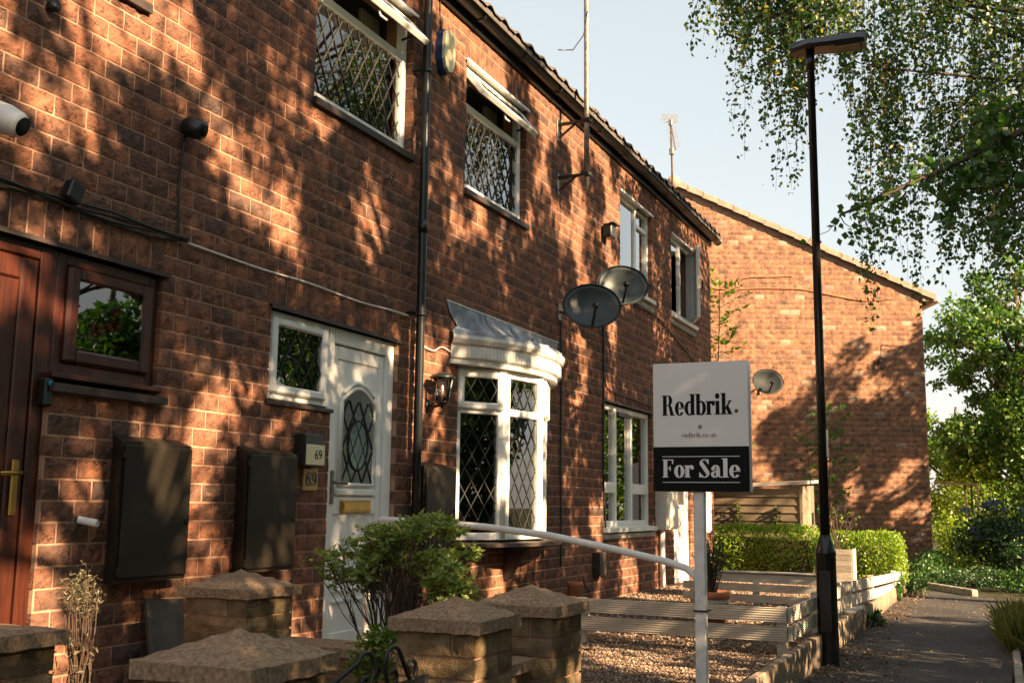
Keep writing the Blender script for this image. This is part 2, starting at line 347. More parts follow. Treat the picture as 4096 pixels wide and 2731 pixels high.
# ------------------------------------------------------------------ brickwork
CAMP = Vector((0, -4, 1.2)); cm_inv = cam.matrix_world.inverted()
def px_size(p):
    q = cm_inv@Vector(p); d = -q.z
    if d < .1: return 0
    x = 512+1083*q.x/d; y = 341-1083*q.y/d
    return 1/d if -25 < x < 1050 and -25 < y < 708 else 0
def brick_mb(L, H, D=.1, nx=4, nz=2, amp=.008, seed=0):
    r = random.Random(seed); mb = MB(); g = {}
    vs = []
    for k in range(nz+1):
        for i in range(nx+1):
            e = i in (0, nx) or k in (0, nz)
            x = L*i/nx+(0 if i in (0, nx) else r.uniform(-.3, .3)*L/nx); z = H*k/nz+(0 if k in (0, nz) else r.uniform(-.2, .2)*H/nz)
            if i in (0, nx): x += (1 if i == 0 else -1)*r.uniform(0, .0022)
            if k in (0, nz): z += (1 if k == 0 else -1)*r.uniform(0, .0022)
            vs.append((x, r.uniform(-.0005, .003) if e else r.uniform(-amp, 0), z))
    fs = [(k*(nx+1)+i, k*(nx+1)+i+1, (k+1)*(nx+1)+i+1, (k+1)*(nx+1)+i) for k in range(nz) for i in range(nx)]
    rim = [i for i in range(nx+1)]+[k*(nx+1)+nx for k in range(1, nz+1)]+[nz*(nx+1)+i for i in range(nx-1, -1, -1)]+[k*(nx+1) for k in range(nz-1, 0, -1)]
    n0 = len(vs); vs += [(vs[i][0], D, vs[i][2]) for i in rim]; m = len(rim)
    fs += [(rim[a], n0+a, n0+(a+1) % m, rim[(a+1) % m]) for a in range(m)]
    return mb.add(vs, fs, 0)
BRICK_CACHE = {}
def brick_mesh(L, H, mat, near):
    full = abs(L-.19) < .004 or abs(H-.19) < .004
    key = (round(L, 3), round(H, 3), mat, near, random.randrange(9) if full else 0)
    if key not in BRICK_CACHE:
        mb = brick_mb(L, H, .1, *((6, 3) if near and L > H else (3, 6) if near else (3, 2)), .009 if near else .007, hash(key[:2]) % 1000+key[-1]*31)
        mb.r = [0.]*len(mb.f)
        me = mesh_from(mb, 'brick', (0, 0, 0)); me.materials.append(M[mat]); BRICK_CACHE[key] = (me, mb)
    return BRICK_CACHE[key]
def course_list(u0, u1, z0, z1, openings, top=None):
    """running bond with .2 x .1 module; returns (u, z, len, height)"""
    out = []; k0 = round(z0/.1); k1 = round(z1/.1)
    for k in range(k0, k1):
        z = k*.1; zc = z+.05; off = .1*(k % 2)
        cuts = sorted((a, b) for a, b, c, d in openings if c < zc < d)
        i = math.floor((u0-off)/.2); 
        while off+i*.2 < u1:
            segs = [(max(u0, off+i*.2), min(u1, off+i*.2+.2))]; i += 1
            for a, b in cuts:
                ns = []
                for s, e in segs:
                    if b <= s or a >= e: ns.append((s, e, ))
                    else:
                        if a-s > .02: ns.append((s, a))
                        if e-b > .02: ns.append((b, e))
                segs = ns
            for s, e in segs:
                if top:
                    lim = min(top(s), top(e))
                    if zc+.05 > lim: continue
                ca = any(abs(s-b) < 1e-4 for a, b in cuts); cb = any(abs(e-a) < 1e-4 for a, b in cuts)
                a_ = s+(0 if ca else .005); b_ = e-(0 if cb else .005)
                if b_-a_ > .02: out.append((a_, z+.005, b_-a_, .09))
    return out
def lay_bricks(owners, lst, fr, mat, rotz, nmax=300):
    """fr(u,z)->world front corner; owners: list of (umin, umax, house)"""
    for um, uM, house in owners:
        mine = [b for b in lst if um <= b[0]+b[2]/2 < uM]; b0 = Vector(BASE[house.name])
        mine.sort(key=lambda b: -px_size(fr(b[0]+b[2]/2, b[1]+.05))*(b[2]*b[3])**.5)
        rest = MB(); cr, sr = math.cos(rotz), math.sin(rotz)
        for n, (u, z, L, H) in enumerate(mine):
            p = Vector(fr(u, z))
            if n < nmax and px_size(p) > 0:
                me, _ = brick_mesh(L, H, mat, px_size(p) > .075)
                o = link('brick', me, None, house, p-b0); o.rotation_euler = (0, 0, rotz)
            else:
                _, mb = brick_mesh(L, H, mat, False)
                rest.add([(p.x+x*cr-y*sr, p.y+x*sr+y*cr, p.z+zz) for x, y, zz in mb.v], mb.f)
        if rest.v: props(part('brickwork', rest, mat, house), kind='stuff')
def core(house, u0, u1, z0, z1, openings, fr3, rec=.0045, thick=.25):
    """mortar body with real openings; fr3(u, depth, z)"""
    us = sorted({u0, u1, *[v for o in openings for v in (o[0]-.004, o[1]+.004) if u0 < v < u1]}); zs = sorted({z0, z1, *[v for o in openings for v in (o[2], o[3]) if z0 < v < z1]})
    solid = lambda a, b: not any(o[0]-.005 < a < o[1]+.005 and o[2] < b < o[3] for o in openings)
    mb = MB(); S = [[solid((us[i]+us[i+1])/2, (zs[k]+zs[k+1])/2) for k in range(len(zs)-1)] for i in range(len(us)-1)]
    for i in range(len(us)-1):
        for k in range(len(zs)-1):
            if not S[i][k]: continue
            a, b, c, d = us[i], us[i+1], zs[k], zs[k+1]
            for y in (rec, thick): mb.add([fr3(a, y, c), fr3(b, y, c), fr3(b, y, d), fr3(a, y, d)], [(0, 1, 2, 3)], 0)
            for ok, q in ((i > 0 and S[i-1][k], [(a, c), (a, d)]), (i+1 < len(us)-1 and S[i+1][k], [(b, c), (b, d)]), (k > 0 and S[i][k-1], [(a, c), (b, c)]), (k+1 < len(zs)-1 and S[i][k+1], [(a, d), (b, d)])):
                if not ok: mb.add([fr3(q[0][0], rec, q[0][1]), fr3(q[1][0], rec, q[1][1]), fr3(q[1][0], thick, q[1][1]), fr3(q[0][0], thick, q[0][1])], [(0, 1, 2, 3)], 0)
    return part('wall', mb, 'mortar', house)

# ------------------------------------------------------------------ the terrace: three houses
XA, XB, XC, XE = -.9, 4.9, 10.665, 16.6
HA = thing('terraced_house', (2, 0, 0), 'brick terraced house with red-brown woodgrain front door and window', 'house', 'terraced houses')
HB = thing('terraced_house', (7.8, 0, 0), 'brick terraced house with white front door and leaded bow window', 'house', 'terraced houses')
HC = thing('terraced_house', (13.6, 0, 0), 'end-of-terrace brick house with white three-light window and satellite dishes', 'house', 'terraced houses')
OPEN = {'A': [(2.8, 4.1, 3.8, 5.0), (2.88, 3.69, .2, 2.4), (3.69, 4.4, 1.7, 2.4)],
        'B': [(5.7, 7.0, 3.8, 5.0), (6.03, 6.88, .2, 2.4), (5.35, 6.03, 1.8, 2.4), (7.93, 9.23, 3.8, 5.0), (7.88, 9.84, .9, 2.4)],
        'C': [(12.1, 13.4, 3.8, 5.0), (14.35, 15.6, 3.8, 5.0), (11.5, 13.35, .9, 2.4), (14.35, 15.2, .2, 2.4)]}
ALLO = sum(OPEN.values(), [])
SOLD = [(2.9, 4.4, 2.4), (5.3, 6.9, 2.4), (11.5, 13.4, 2.4), (14.3, 15.2, 2.4)]+[(a, b, 5.0) for a, b in ((2.8, 4.1), (5.7, 7.0), (7.9, 9.2), (12.1, 13.4), (14.3, 15.6))]
sold_open = [(a, b, z, z+.2) for a, b, z in SOLD]
lst = course_list(XA, XE, 0, 5.3, ALLO+sold_open)
for a, b, z in SOLD:
    n = round((b-a)/.1)
    lst += [(a+.1*i+.005, z+.005, .09, .19) for i in range(n)]
# long quoin edge of the end corner is closed by the shell wall
lay_bricks([(XA, XB, HA), (XB, XC, HB), (XC, XE, HC)], lst, lambda u, z: (u, 0, z), 'brick', 0.)
def shell(house, x0, x1, end=False):
    mb = MB(); t = .1
    mb.box(x0+.02, x1-.02, 6.9, 7.0, 0, 5.3)                       # back wall
    mb.box(x0+.005, x0+t, .252, 6.9, 0, 5.3); mb.box(x1-t, x1-.005, .252, 6.9, 0, 5.3)
    mb.box(x0+t, x1-t, .252, 6.9, .1, .2); mb.box(x0+t, x1-t, .252, 6.9, 2.7, 2.8); mb.box(x0+t, x1-t, .252, 6.9, 5.2, 5.25)
    mb.box(x0+t, x1-t, 3.2, 3.3, .2, 2.7); mb.box(x0+t, x1-t, 3.0, 3.1, 2.8, 5.2)
    part('inner_structure', mb, 'plaster', house)
    # roof with its eaves, ridge along X
    rf = MB(); s = (7.2-5.44)/(3.5+.18)
    for a, b, c, d in ((-.18, 5.44, 3.5, 7.2), (7.18, 5.44, 3.5, 7.2)):
        rf.add([(x0, a, b), (x1, a, b), (x1, c, d), (x0, c, d), (x0, a, b-.05), (x1, a, b-.05), (x1, c, d-.05), (x0, c, d-.05)], [(0, 1, 2, 3), (4, 7, 6, 5), (0, 4, 5, 1), (0, 3, 7, 4), (1, 5, 6, 2)], .3)
    for xx in (x0+.01, x1-.01): rf.add([(xx, -.02, 5.3), (xx, 7, 5.3), (xx, 3.5, 7.14)], [(0, 1, 2)], .3)
    roof = part('roof', rf, 'tile', house)
    # profiled tiles, front rows as single pieces
    W = .30; prof = []
    for i in range(11):
        t_ = i/10; prof.append((t_*W, .042*math.sin(math.pi*min(1, t_/.55))**1.2 if t_ < .55 else .0+.004*math.sin((t_-.55)/.45*math.pi)))
    tm = MB(); Lr = .38; dz = s*Lr
    vs = []
    for (yy, zz) in ((0, 0), (Lr, dz)):
        vs += [(x, yy, zz+h+.02) for x, h in prof]
    vs += [(x, 0, h+.003) for x, h in prof]
    n = len(prof); tm.add(vs, [(i, i+1, n+i+1, n+i) for i in range(n-1)]+[(2*n+i, 2*n+i+1, i+1, i) for i in range(n-1)], 0, True); tm.r = [0.]*len(tm.f)
    me = mesh_from(tm, 'roof_tile', (0, 0, 0)); me.materials.append(M['tile'])
    b0 = Vector(BASE[house.name])
    for row in range(2):
        xx = x0-.0
        while xx < x1-.05:
            o = link('roof_tile', me, None, roof, Vector((xx, -.2+row*.34, 5.43+row*.34*s+row*.004))-b0); o.rotation_euler = (random.uniform(-.012, .012), 0, 0); xx += W
    # fascia, gutter
    part('fascia', MB().box(x0, x1, -.035, .004, 5.302, 5.45, .004), 'black', house)
    g = MB(); xs = [x0+.001, x1-.001+(.14 if end else 0)]
    arc = [math.pi+math.pi*i/12 for i in range(13)]; r1, r2 = .060, .055
    ring = [(-.098+r1*math.cos(a), 5.415+r1*1.05*math.sin(a)) for a in arc]+[(-.098+r2*math.cos(a), 5.417+r2*math.sin(a)) for a in arc[::-1]]
    n = len(ring); g.add([(x, y, z) for x in xs for y, z in ring], [(i, (i+1) % n, n+(i+1) % n, n+i) for i in range(n)]+[tuple(range(n))[::-1], tuple(range(n, 2*n))], 0)
    gut = part('gutter', g, 'black', house)
    xx = x0+.35
    while xx < x1:
        k = MB(); k.add([(x, -.098+(r+.006)*math.cos(a), 5.415+(r+.006)*1.05*math.sin(a)) for x in (xx, xx+.035) for r in (.060,) for a in arc], [(i, i+1, 14+i, 13+i) for i in range(12)], 0, True)
        k.box(xx, xx+.035, -.045, -.03, 5.36, 5.43)
        k.add([(x, -.098+(.0705)*math.cos(a), 5.415+(.0705)*1.05*math.sin(a)) for x in (xx, xx+.035) for a in arc], [(i, i+1, 14+i, 13+i) for i in range(12)], 0, True)
        part('gutter_bracket', k, 'black', gut); xx += .9
    if end:
        cap = MB(); cap.lathe([(.0, 0), (.066, 0), (.066, .02), (.0, .02)], (x1+.135, -.098, 5.41), 16, (1, 0, 0)); part('gutter_end', cap, 'black', gut)
for H, a, b, k in ((HA, XA, XB, 'A'), (HB, XB, XC, 'B'), (HC, XC, XE, 'C')):
    core(H, a, b-.001, 0, 5.3, OPEN[k], lambda u, y, z: (u, y, z)); shell(H, a, b, k == 'C')
# bricks of the end wall (seen edge-on) : plain return
mbq = MB()
for k in range(53):
    z = k*.1
    for i in range(6):
        y = .1+.2*i+(.1 if k % 2 else 0); mbq.box(XE-.02, XE+.004, y+.005, y+.195, z+.005, z+.095)
part('brickwork', mbq, 'brick', HC)['kind'] = 'stuff'

def lattice(fn, u0, u1, z0, z1, pw=.135, ph=.235, wd=.0058, y0=-.004, y1=.0):
    """diagonal lead strips clipped to a rectangle"""
    mb = MB(); k = ph/pw
    for sgn in (1, -1):
        c = -80
        while c < 80:
            # line z = z0 + sgn*k*(u-u0) + c*ph
            pts = []
            za = z0+c*ph; f = lambda u: za+sgn*k*(u-u0)
            ua, ub = u0, u1
            inv = lambda z: u0+(z-za)/(sgn*k)
            lo, hi = sorted((inv(z0), inv(z1))); a, b = max(ua, lo), min(ub, hi)
            if b-a > .006:
                p, q = (a, f(a)), (b, f(b)); d = math.hypot(q[0]-p[0], q[1]-p[1]); nx, nz = -(q[1]-p[1])/d*wd/2, (q[0]-p[0])/d*wd/2
                e = .0006 if sgn > 0 else 0
                q8 = [(p[0]+nx, p[1]+nz), (q[0]+nx, q[1]+nz), (q[0]-nx, q[1]-nz), (p[0]-nx, p[1]-nz)]
                mb.add([fn(u, y, z) for y in (y0-e, y1) for u, z in q8], [(0, 1, 2, 3), (0, 4, 5, 1), (1, 5, 6, 2), (2, 6, 7, 3), (3, 7, 4, 0)])
            c += 1
    return mb
ID = lambda u, y, z: (u, y, z)
def fbox(mb, fn, u0, u1, y0, y1, z0, z1, c=.005):
    s = len(mb.v); mb.box(u0, u1, y0, y1, z0, z1, c); return xf(mb, fn, s)
def frame(fn, u0, u1, z0, z1, y0, y1, wd=.055, c=.006):
    mb = MB()
    fbox(mb, fn, u0, u0+wd, y0, y1, z0, z1, c); fbox(mb, fn, u1-wd, u1, y0, y1, z0, z1, c)
    fbox(mb, fn, u0+wd-.001, u1-wd+.001, y0+.001, y1-.001, z0, z0+wd, c); fbox(mb, fn, u0+wd-.001, u1-wd+.001, y0+.001, y1-.001, z1-wd, z1, c)
    return mb
def pane(parent, fn, u0, u1, z0, z1, y=.09, mat='glass', name='pane'):
    return part(name, fbox(MB(), fn, u0-.004, u1+.004, y, y+.006, z0-.004, z1+.004, 0), mat, parent)
def sill(house, x0, x1, z, y0=-.035, mat='sill', h=.06, name='sill'):
    s = MB(); s.add([(x, y, zz) for x in (x0, x1) for y, zz in ((y0, z), (y0, z+h-.012), (.1, z+h+.012), (.1, z))], [(0, 1, 2, 3), (7, 6, 5, 4), (0, 4, 5, 1), (1, 5, 6, 2), (3, 2, 6, 7), (0, 3, 7, 4)])
    return part(name, s, mat, house)
def lintel(house, x0, x1, z):
    part('lintel', MB().box(x0-.03, x1+.03, -.022, .055, z-.012, z-.002).box(x0-.03, x1+.03, -.026, -.018, z-.024, z-.001), 'pvc_old' if z > 3 else 'sill', house)
def curtains(parent, x0, x1, z0, z1, y=.35, mat='curtain'):
    n = 40
    for side in (0, 1):
        a, b = (x0, x0+(x1-x0)*.22) if side == 0 else (x1-(x1-x0)*.22, x1)
        vs = [(a+(b-a)*i/n, y+.02*math.sin(i*1.1), z) for z in (z0, z1) for i in range(n+1)]
        part('curtain', MB().add(vs, [(i, i+1, n+2+i, n+1+i) for i in range(n)], .5, True), mat, parent)
def upper_window(house, x0, x1, ang):
    z0, z1, tz = 3.88, 4.985, 4.63; y0, y1 = .06, .125
    mb = frame(ID, x0, x1, z0, z1, y0, y1, .058); fbox(mb, ID, x0+.057, x1-.057, y0+.001, y1-.001, tz-.03, tz+.03)
    wdw = part('window', mb, 'pvc', house)
    pane(wdw, ID, x0+.058, x1-.058, z0+.058, tz-.03)
    part('lead_lattice', lattice(ID, x0+.06, x1-.06, z0+.06, tz-.032, y0=.083, y1=.0895), 'came', wdw)
    piv = (0, .05, z1-.03); a0, a1, b0, b1 = x0+.04, x1-.04, tz+.015, z1-.03
    s = frame(ID, a0, a1, b0, b1, .035, .085, .05); s.rot(piv, (1, 0, 0), -ang); part('sash', s, 'pvc', wdw)
    p = fbox(MB(), ID, a0+.046, a1-.046, .058, .064, b0+.046, b1-.046, 0); p.rot(piv, (1, 0, 0), -ang); part('sash_pane', p, 'glass', wdw)
    l = lattice(ID, a0+.05, a1-.05, b0+.05, b1-.05, y0=.052, y1=.0575); l.rot(piv, (1, 0, 0), -ang); part('sash_lattice', l, 'came', wdw)
    hd = MB().tube([(x0+(x1-x0)*.5-.05, .10, b0+.02), (x0+(x1-x0)*.5-.03, .12, b0-.0), (x0+(x1-x0)*.5+.06, .12, b0)], .009, 6); hd.rot(piv, (1, 0, 0), -ang); part('handle', hd, 'pvc', wdw)
    for xx in (x0+.062, x1-.068): part('stay', MB().bar((xx, .07, tz+.14), (xx, -.03, tz+.16), .006, .018), 'black', wdw)
    part('inner_frame', MB().box(x0+.03, x1-.03, .13, .16, tz-.028, tz+.02), 'pvc_old', wdw)
    sill(house, x0-.02, x1+(.06 if x0 < 3 else .02), 3.75 if x0 < 3 else 3.80); lintel(house, x0, x1, 5.0)
    curtains(wdw, x0+.02, x1-.02, z0, z1, .32)
upper_window(HA, 2.8, 4.1, R(0)); upper_window(HB, 5.7, 7.0, R(42)); upper_window(HB, 7.93, 9.23, R(38))
# upper windows of the end house
x0, x1 = 12.1, 13.4
mb = frame(ID, x0, x1, 3.88, 4.985, .05, .12, .055); fbox(mb, ID, 12.82, 12.89, .051, .119, 3.93, 4.94)
fbox(mb, ID, 12.89, 13.35, .052, .118, 4.72, 4.77)
wd = part('window', mb, 'pvc', HC); pane(wd, ID, x0+.055, 12.82, 3.935, 4.93, .075); pane(wd, ID, 12.89, 13.345, 3.935, 4.72, .085); pane(wd, ID, 12.89, 13.345, 4.77, 4.93, .085)
part('trickle_vent', MB().box(12.93, 13.3, .03, .055, 4.945, 4.975, .004), 'black', wd)
sill(HC, x0-.02, x1+.03, 3.80, -.05, 'pvc_old'); lintel(HC, x0, x1, 5.0); sill(HC, x0-.02, x1+.03, 3.70, -.02, 'concrete', .08, 'stone_sill')
curtains(wd, 12.85, 13.4, 3.88, 4.98)
x0, x1 = 14.35, 15.6
mb = frame(ID, x0, x1, 3.88, 4.985, .05, .12, .055); fbox(mb, ID, 14.94, 15.01, .051, .119, 3.93, 4.94)
wd = part('window', mb, 'pvc', HC); pane(wd, ID, x0+.055, 14.94, 3.935, 4.93, .075)
s = frame(ID, 15.0, 15.56, 3.9, 4.96, .0, .05, .055); s.rot((15.56, .03, 0), (0, 0, 1), R(24)); part('casement', s, 'pvc', wd)
s = MB().box(15.05, 15.51, .02, .026, 3.95, 4.91); s.rot((15.56, .03, 0), (0, 0, 1), R(24)); part('casement_pane', s, 'glass', wd)
part('casement_handle', MB().bar((14.99, -.28, 4.3), (14.99, -.28, 4.42), .02, .02, .004), 'black', wd)
sill(HC, x0-.02, x1+.03, 3.80, -.05, 'pvc_old'); lintel(HC, x0, x1, 5.0); sill(HC, x0-.02, x1+.03, 3.70, -.02, 'concrete', .08, 'stone_sill')
# three-light ground window of the end house
x0, x1, z0, z1 = 11.5, 13.35, .985, 2.37
mb = frame(ID, x0, x1, z0, z1, .05, .12, .06); m1, m2 = 12.06, 12.66
for m_ in (m1, m2): fbox(mb, ID, m_-.035, m_+.035, .051, .119, z0+.05, z1-.05)
fbox(mb, ID, x0+.06, m1-.035, .045, .118, 1.36, 1.48); fbox(mb, ID, m2+.035, x1-.06, .045, .118, 1.36, 1.48)
wd = part('window', mb, 'pvc', HC)
for a, b in ((x0+.06, m1-.035), (m2+.035, x1-.06)): pane(wd, ID, a, b, z0+.06, 1.36); pane(wd, ID, a, b, 1.48, z1-.06)
pane(wd, ID, m1+.035, m2-.035, z0+.06, z1-.06)
part('trickle_vent', MB().box(m1+.05, m2-.05, .03, .055, z1-.11, z1-.07, .004), 'black', wd)
sill(HC, x0-.03, x1+.05, .92, -.05, 'pvc', .06); sill(HC, x0-.03, x1+.05, .85, -.03, 'concrete', .06, 'stone_sill'); lintel(HC, x0, x1, 2.4)
curtains(wd, x0+.02, x1-.02, z0, z1, .4)
# end-house front door
mb = frame(ID, 14.35, 15.2, .2, 2.4, .03, .1, .07); d = part('door_frame', mb, 'pvc', HC)
d = part('door', MB().box(14.42, 15.13, .05, .09, .22, 2.33, .004).box(14.5, 15.05, .04, .055, .35, 1.0, .01), 'pvc', HC); pane(d, ID, 14.52, 15.03, 1.25, 2.15, .043)
part('handle', MB().tube([(14.48, .03, 1.2), (14.48, -.01, 1.2), (14.6, -.01, 1.2)], .011, 6), 'brass', d); lintel(HC, 14.35, 15.2, 2.4)

# ------------------------------------------------------------------ front doors
# red woodgrain door and side light
f = MB(); fbox(f, ID, 2.88, 2.95, .03, .1, .2, 2.38); fbox(f, ID, 3.62, 3.715, .028, .1, .2, 2.38); fbox(f, ID, 2.95, 3.62, .031, .099, 2.31, 2.38)
part('door_frame', f, 'mahog', HA)
d = MB().box(2.955, 3.615, .05, .095, .22, 2.305, .003)
for a, b, c, e in ((2.955, 3.05, .22, 2.305), (3.52, 3.615, .22, 2.305), (3.05, 3.52, 2.2, 2.305), (3.05, 3.52, .22, .42), (3.05, 3.52, 1.0, 1.14)): fbox(d, ID, a, b, .036, .052, c, e, .008)
door = part('door', d, 'mahog', HA)
hp = MB().box(3.545, 3.585, .022, .036, 1.13, 1.38, .008); part('handle_plate', hp, 'brass', door)
part('handle', MB().tube([(3.565, .036, 1.32), (3.565, -.012, 1.32), (3.45, -.015, 1.315)], [.011, .010, .009], 8), 'brass', door)
part('key_safe', MB().box(3.655, 3.705, -.02, .03, 1.63, 1.76, .008), 'black', door); part('button', MB().box(3.672, 3.692, -.026, -.018, 1.725, 1.745, .002), 'cyan', door)
s_ = frame(ID, 3.72, 4.4, 1.79, 2.375, .03, .1, .06, .008)
i_ = frame(ID, 3.775, 4.345, 1.845, 2.32, .0, .055, .075, .016); s_.add(i_.v, i_.f)
wd = part('window', s_, 'mahog', HA); pane(wd, ID, 3.85, 4.27, 1.92, 2.245, .03, 'frost', 'frosted_pane')
P = ball(70, (3.99, .025, 2.03), (.07, .004, .05)); foliage('flower_motif', np.concatenate([P, ball(50, (4.1, .025, 2.1), (.04, .004, .05))]), .035, 'redpetal', wd)
pane(wd, ID, 3.85, 4.27, 1.92, 2.245, .012)
part('pale_ornament', xf(MB().lathe([(.03, 0), (.075, .03), (.085, .08), (.06, .13), (.035, .145), (.0, .15)], (4.07, 0, 1.925), 20), lambda x, y, z: (x, .028+y*.05, z)), 'ornament', wd)
sl = sill(HA, 3.68, 4.44, 1.70, -.045, 'sill', .05); part('sill_board', MB().box(3.69, 4.42, -.02, .03, 1.765, 1.79, .004), 'mahog', HA)
lintel(HA, 2.88, 4.4, 2.4)
part('doorstep', MB().box(2.8, 3.75, -.4, .05, .19, .24, .01), 'concrete', HA)
# white door and side light
f = MB(); fbox(f, ID, 6.03, 6.10, .03, .1, .24, 2.375); fbox(f, ID, 6.78, 6.88, .028, .1, .24, 2.375); fbox(f, ID, 6.10, 6.78, .031, .099, 2.27, 2.375)
part('door_frame', f, 'pvc', HB)
d = MB().box(6.105, 6.775, .06, .1, .26, 2.262, .003)
for a, b, c, e in ((6.105, 6.17, .26, 2.262), (6.71, 6.775, .26, 2.262), (6.17, 6.71, 2.17, 2.262), (6.17, 6.71, .26, .36), (6.17, 6.71, 1.13, 1.25)): fbox(d, ID, a, b, .048, .062, c, e, .005)
for z in (.55, .62): fbox(d, ID, 6.2, 6.68, .045, .062, z, z+.02, .004)
fbox(d, ID, 6.19, 6.69, .03, .062, 1.255, 1.30, .008)
door = part('door', d, 'pvc', HB)
# arched glazed light with moulding
arch = [(6.245+.39*i/12, 1.89+.085*math.sin(math.pi*i/12)) for i in range(13)]
gl = [(6.245, 1.34)]+[(6.635, 1.34)]+arch[::-1]
part('glazed_light', MB().prism(gl, lambda u, v, h: (u, h, v), .040, .058), 'frost', door)
part('moulding', MB().tube([(6.23, .045, 1.33), (6.23, .045, 1.89)]+[(u, .045, v+.018) for u, v in arch]+[(6.65, .045, 1.89), (6.65, .045, 1.33), (6.23, .045, 1.33)], .017, 8).tube([(u, .04, v+.055) for u, v in arch], .014, 8), 'pvc', door)
part('lead_lattice', lattice(ID, 6.247, 6.633, 1.342, 1.90, .13, .23, y0=.034, y1=.0395), 'came', door)
th = [i*6.2832/28 for i in range(29)]
part('oval_lead', MB().tube([(6.44+.125*math.cos(a), .034, 1.60+.17*math.sin(a)) for a in th], .006, 6), 'came', door)
part('stained_oval', MB().prism([(6.44+.12*math.cos(a), 1.60+.165*math.sin(a)) for a in th[:-1]], lambda u, v, h: (u, h, v), .0365, .0385), 'stained', door)
part('letterbox', MB().box(6.25, 6.62, .025, .05, 1.14, 1.225, .006).box(6.262, 6.608, .019, .03, 1.153, 1.212, .004), 'brass', door)
part('handle', MB().box(6.125, 6.155, .03, .05, 1.2, 1.42, .006).tube([(6.14, .03, 1.34), (6.14, -.01, 1.34), (6.24, -.012, 1.335)], .010, 6), 'steel', door)
s_ = frame(ID, 5.35, 6.03, 1.83, 2.375, .03, .1, .055); i_ = frame(ID, 5.39, 5.99, 1.865, 2.34, .005, .05, .055, .012); s_.add(i_.v, i_.f)
wd = part('window', s_, 'pvc', HB); pane(wd, ID, 5.45, 5.93, 1.925, 2.28, .03); part('lead_lattice', lattice(ID, 5.445, 5.935, 1.92, 2.285, .14, .235, y0=.023, y1=.0295), 'came', wd)
part('back_panel', MB().box(5.36, 6.02, .16, .17, 1.84, 2.37), 'frost', wd)
sill(HB, 5.32, 6.035, 1.79, -.02, 'sill', .035); lintel(HB, 5.35, 6.88, 2.4)
part('doorstep', MB().box(5.98, 6.95, -.10, .05, .19, .25, .01), 'concrete', HB)

# ------------------------------------------------------------------ bow window
BP = [(7.88, .04), (8.30, -.24), (8.87, -.34), (9.40, -.16), (9.84, .04)]
def facet(i):
    p, q = Vector(BP[i]), Vector(BP[i+1]); d = (q-p).normalized(); n = Vector((-d.y, d.x)); L = (q-p).length
    return (lambda u, y, z: (p.x+d.x*u+n.x*y, p.y+d.y*u+n.y*y, z)), L
bz0, bz1 = .92, 2.33; mb = MB(); fs = []
for i in range(4):
    fn, L = facet(i); fs.append((fn, L)); a, b = .012, L-.012
    k = frame(fn, a, b, bz0, bz1, .0, .065, .06); mb.add(k.v, k.f); fbox(mb, fn, a+.055, b-.055, .001, .064, 1.95, 2.01)
for x, y in BP[1:4]: mb.tube([(x, y+.03, bz0), (x, y+.03, bz1)], .036, 10)
bay = part('bow_window', mb, 'pvc', HB)
for i, (fn, L) in enumerate(fs):
    a, b = .072, L-.072
    pane(bay, fn, a, b, bz0+.06, 1.95, .03); part('lead_lattice', lattice(fn, a, b, bz0+.06, 1.95, .125, .21, y0=.0235, y1=.0295), 'came', bay)
    if i % 2 == 0:
        vent = frame(fn, .03, L-.03, 1.985, 2.31, -.035, .02, .06, .012); part('vent_sash', vent, 'pvc', bay); pane(bay, fn, .09, L-.09, 2.05, 2.25, -.01); part('lead_lattice', lattice(fn, .09, L-.09, 2.05, 2.25, .125, .21, y0=-.0165, y1=-.0105), 'came', bay)
    else:
        pane(bay, fn, a, b, 2.01, bz1-.06, .03); part('lead_lattice', lattice(fn, a, b, 2.01, bz1-.06, .125, .21, y0=.0235, y1=.0295), 'came', bay)
def arcpts(off, n=28, x0=7.72, x1=9.88, sag=.375):
    cx = (x0+x1)/2; h = (x1-x0)/2; Rr = (h*h+sag*sag)/(2*sag); tm_ = math.asin(h/Rr)
    return [(cx+(Rr+off)*math.sin(-tm_+2*tm_*i/n), -((Rr+off)*math.cos(-tm_+2*tm_*i/n)-(Rr-sag))) for i in range(n+1)]
def band(prof, n=28, **k):
    mb = MB(); rows = [[(x, min(y, .004), z) for x, y in arcpts(o, n, **k)] for o, z in prof]; m = n+1
    vs = [p for r in rows for p in r]
    return mb.add(vs, [(j*m+i, j*m+i+1, (j+1)*m+i+1, (j+1)*m+i) for j in range(len(prof)-1) for i in range(n)], .5, False)
part('cornice', band([(-.25, 2.335), (.0, 2.335), (.0, 2.37), (.02, 2.385), (.02, 2.49), (.05, 2.50), (.07, 2.535), (.07, 2.565), (-.3, 2.58)]), 'pvc_old', bay)
fl = MB(); A1 = arcpts(.021, 64)
for i in range(4, 63):
    (xa, ya), (xb, yb) = A1[i], A1[i+1]; t = .38
    fl.add([(xa+(xb-xa)*q, ya+(yb-ya)*q-.019*o, z) for z in (2.392, 2.482) for q, o in ((0, 0), (.2, 1), (.5, 1), (.7, 0))], [(0, 1, 5, 4), (1, 2, 6, 5), (2, 3, 7, 6), (0, 3, 2, 1), (4, 5, 6, 7)])
part('fluting', fl, 'pvc_old', bay)
ld = MB(); top = [(7.64+(10.08-7.64)*i/28, -.006, 2.83) for i in range(29)]; mid = arcpts(-.16, 28); low = arcpts(.045, 28)
rows = [top, [(a[0]*.75+b[0]*.25, min(-.012, b[1]*.25), 2.74) for a, b in zip(top, mid)], [(b[0], min(-.014, b[1]*.75), 2.655) for b in mid], [(x, min(y, -.015), 2.60) for x, y in low], [(x, min(y-.012, -.016), 2.545+.02*(i % 3 == 0)) for i, (x, y) in enumerate(low)]]
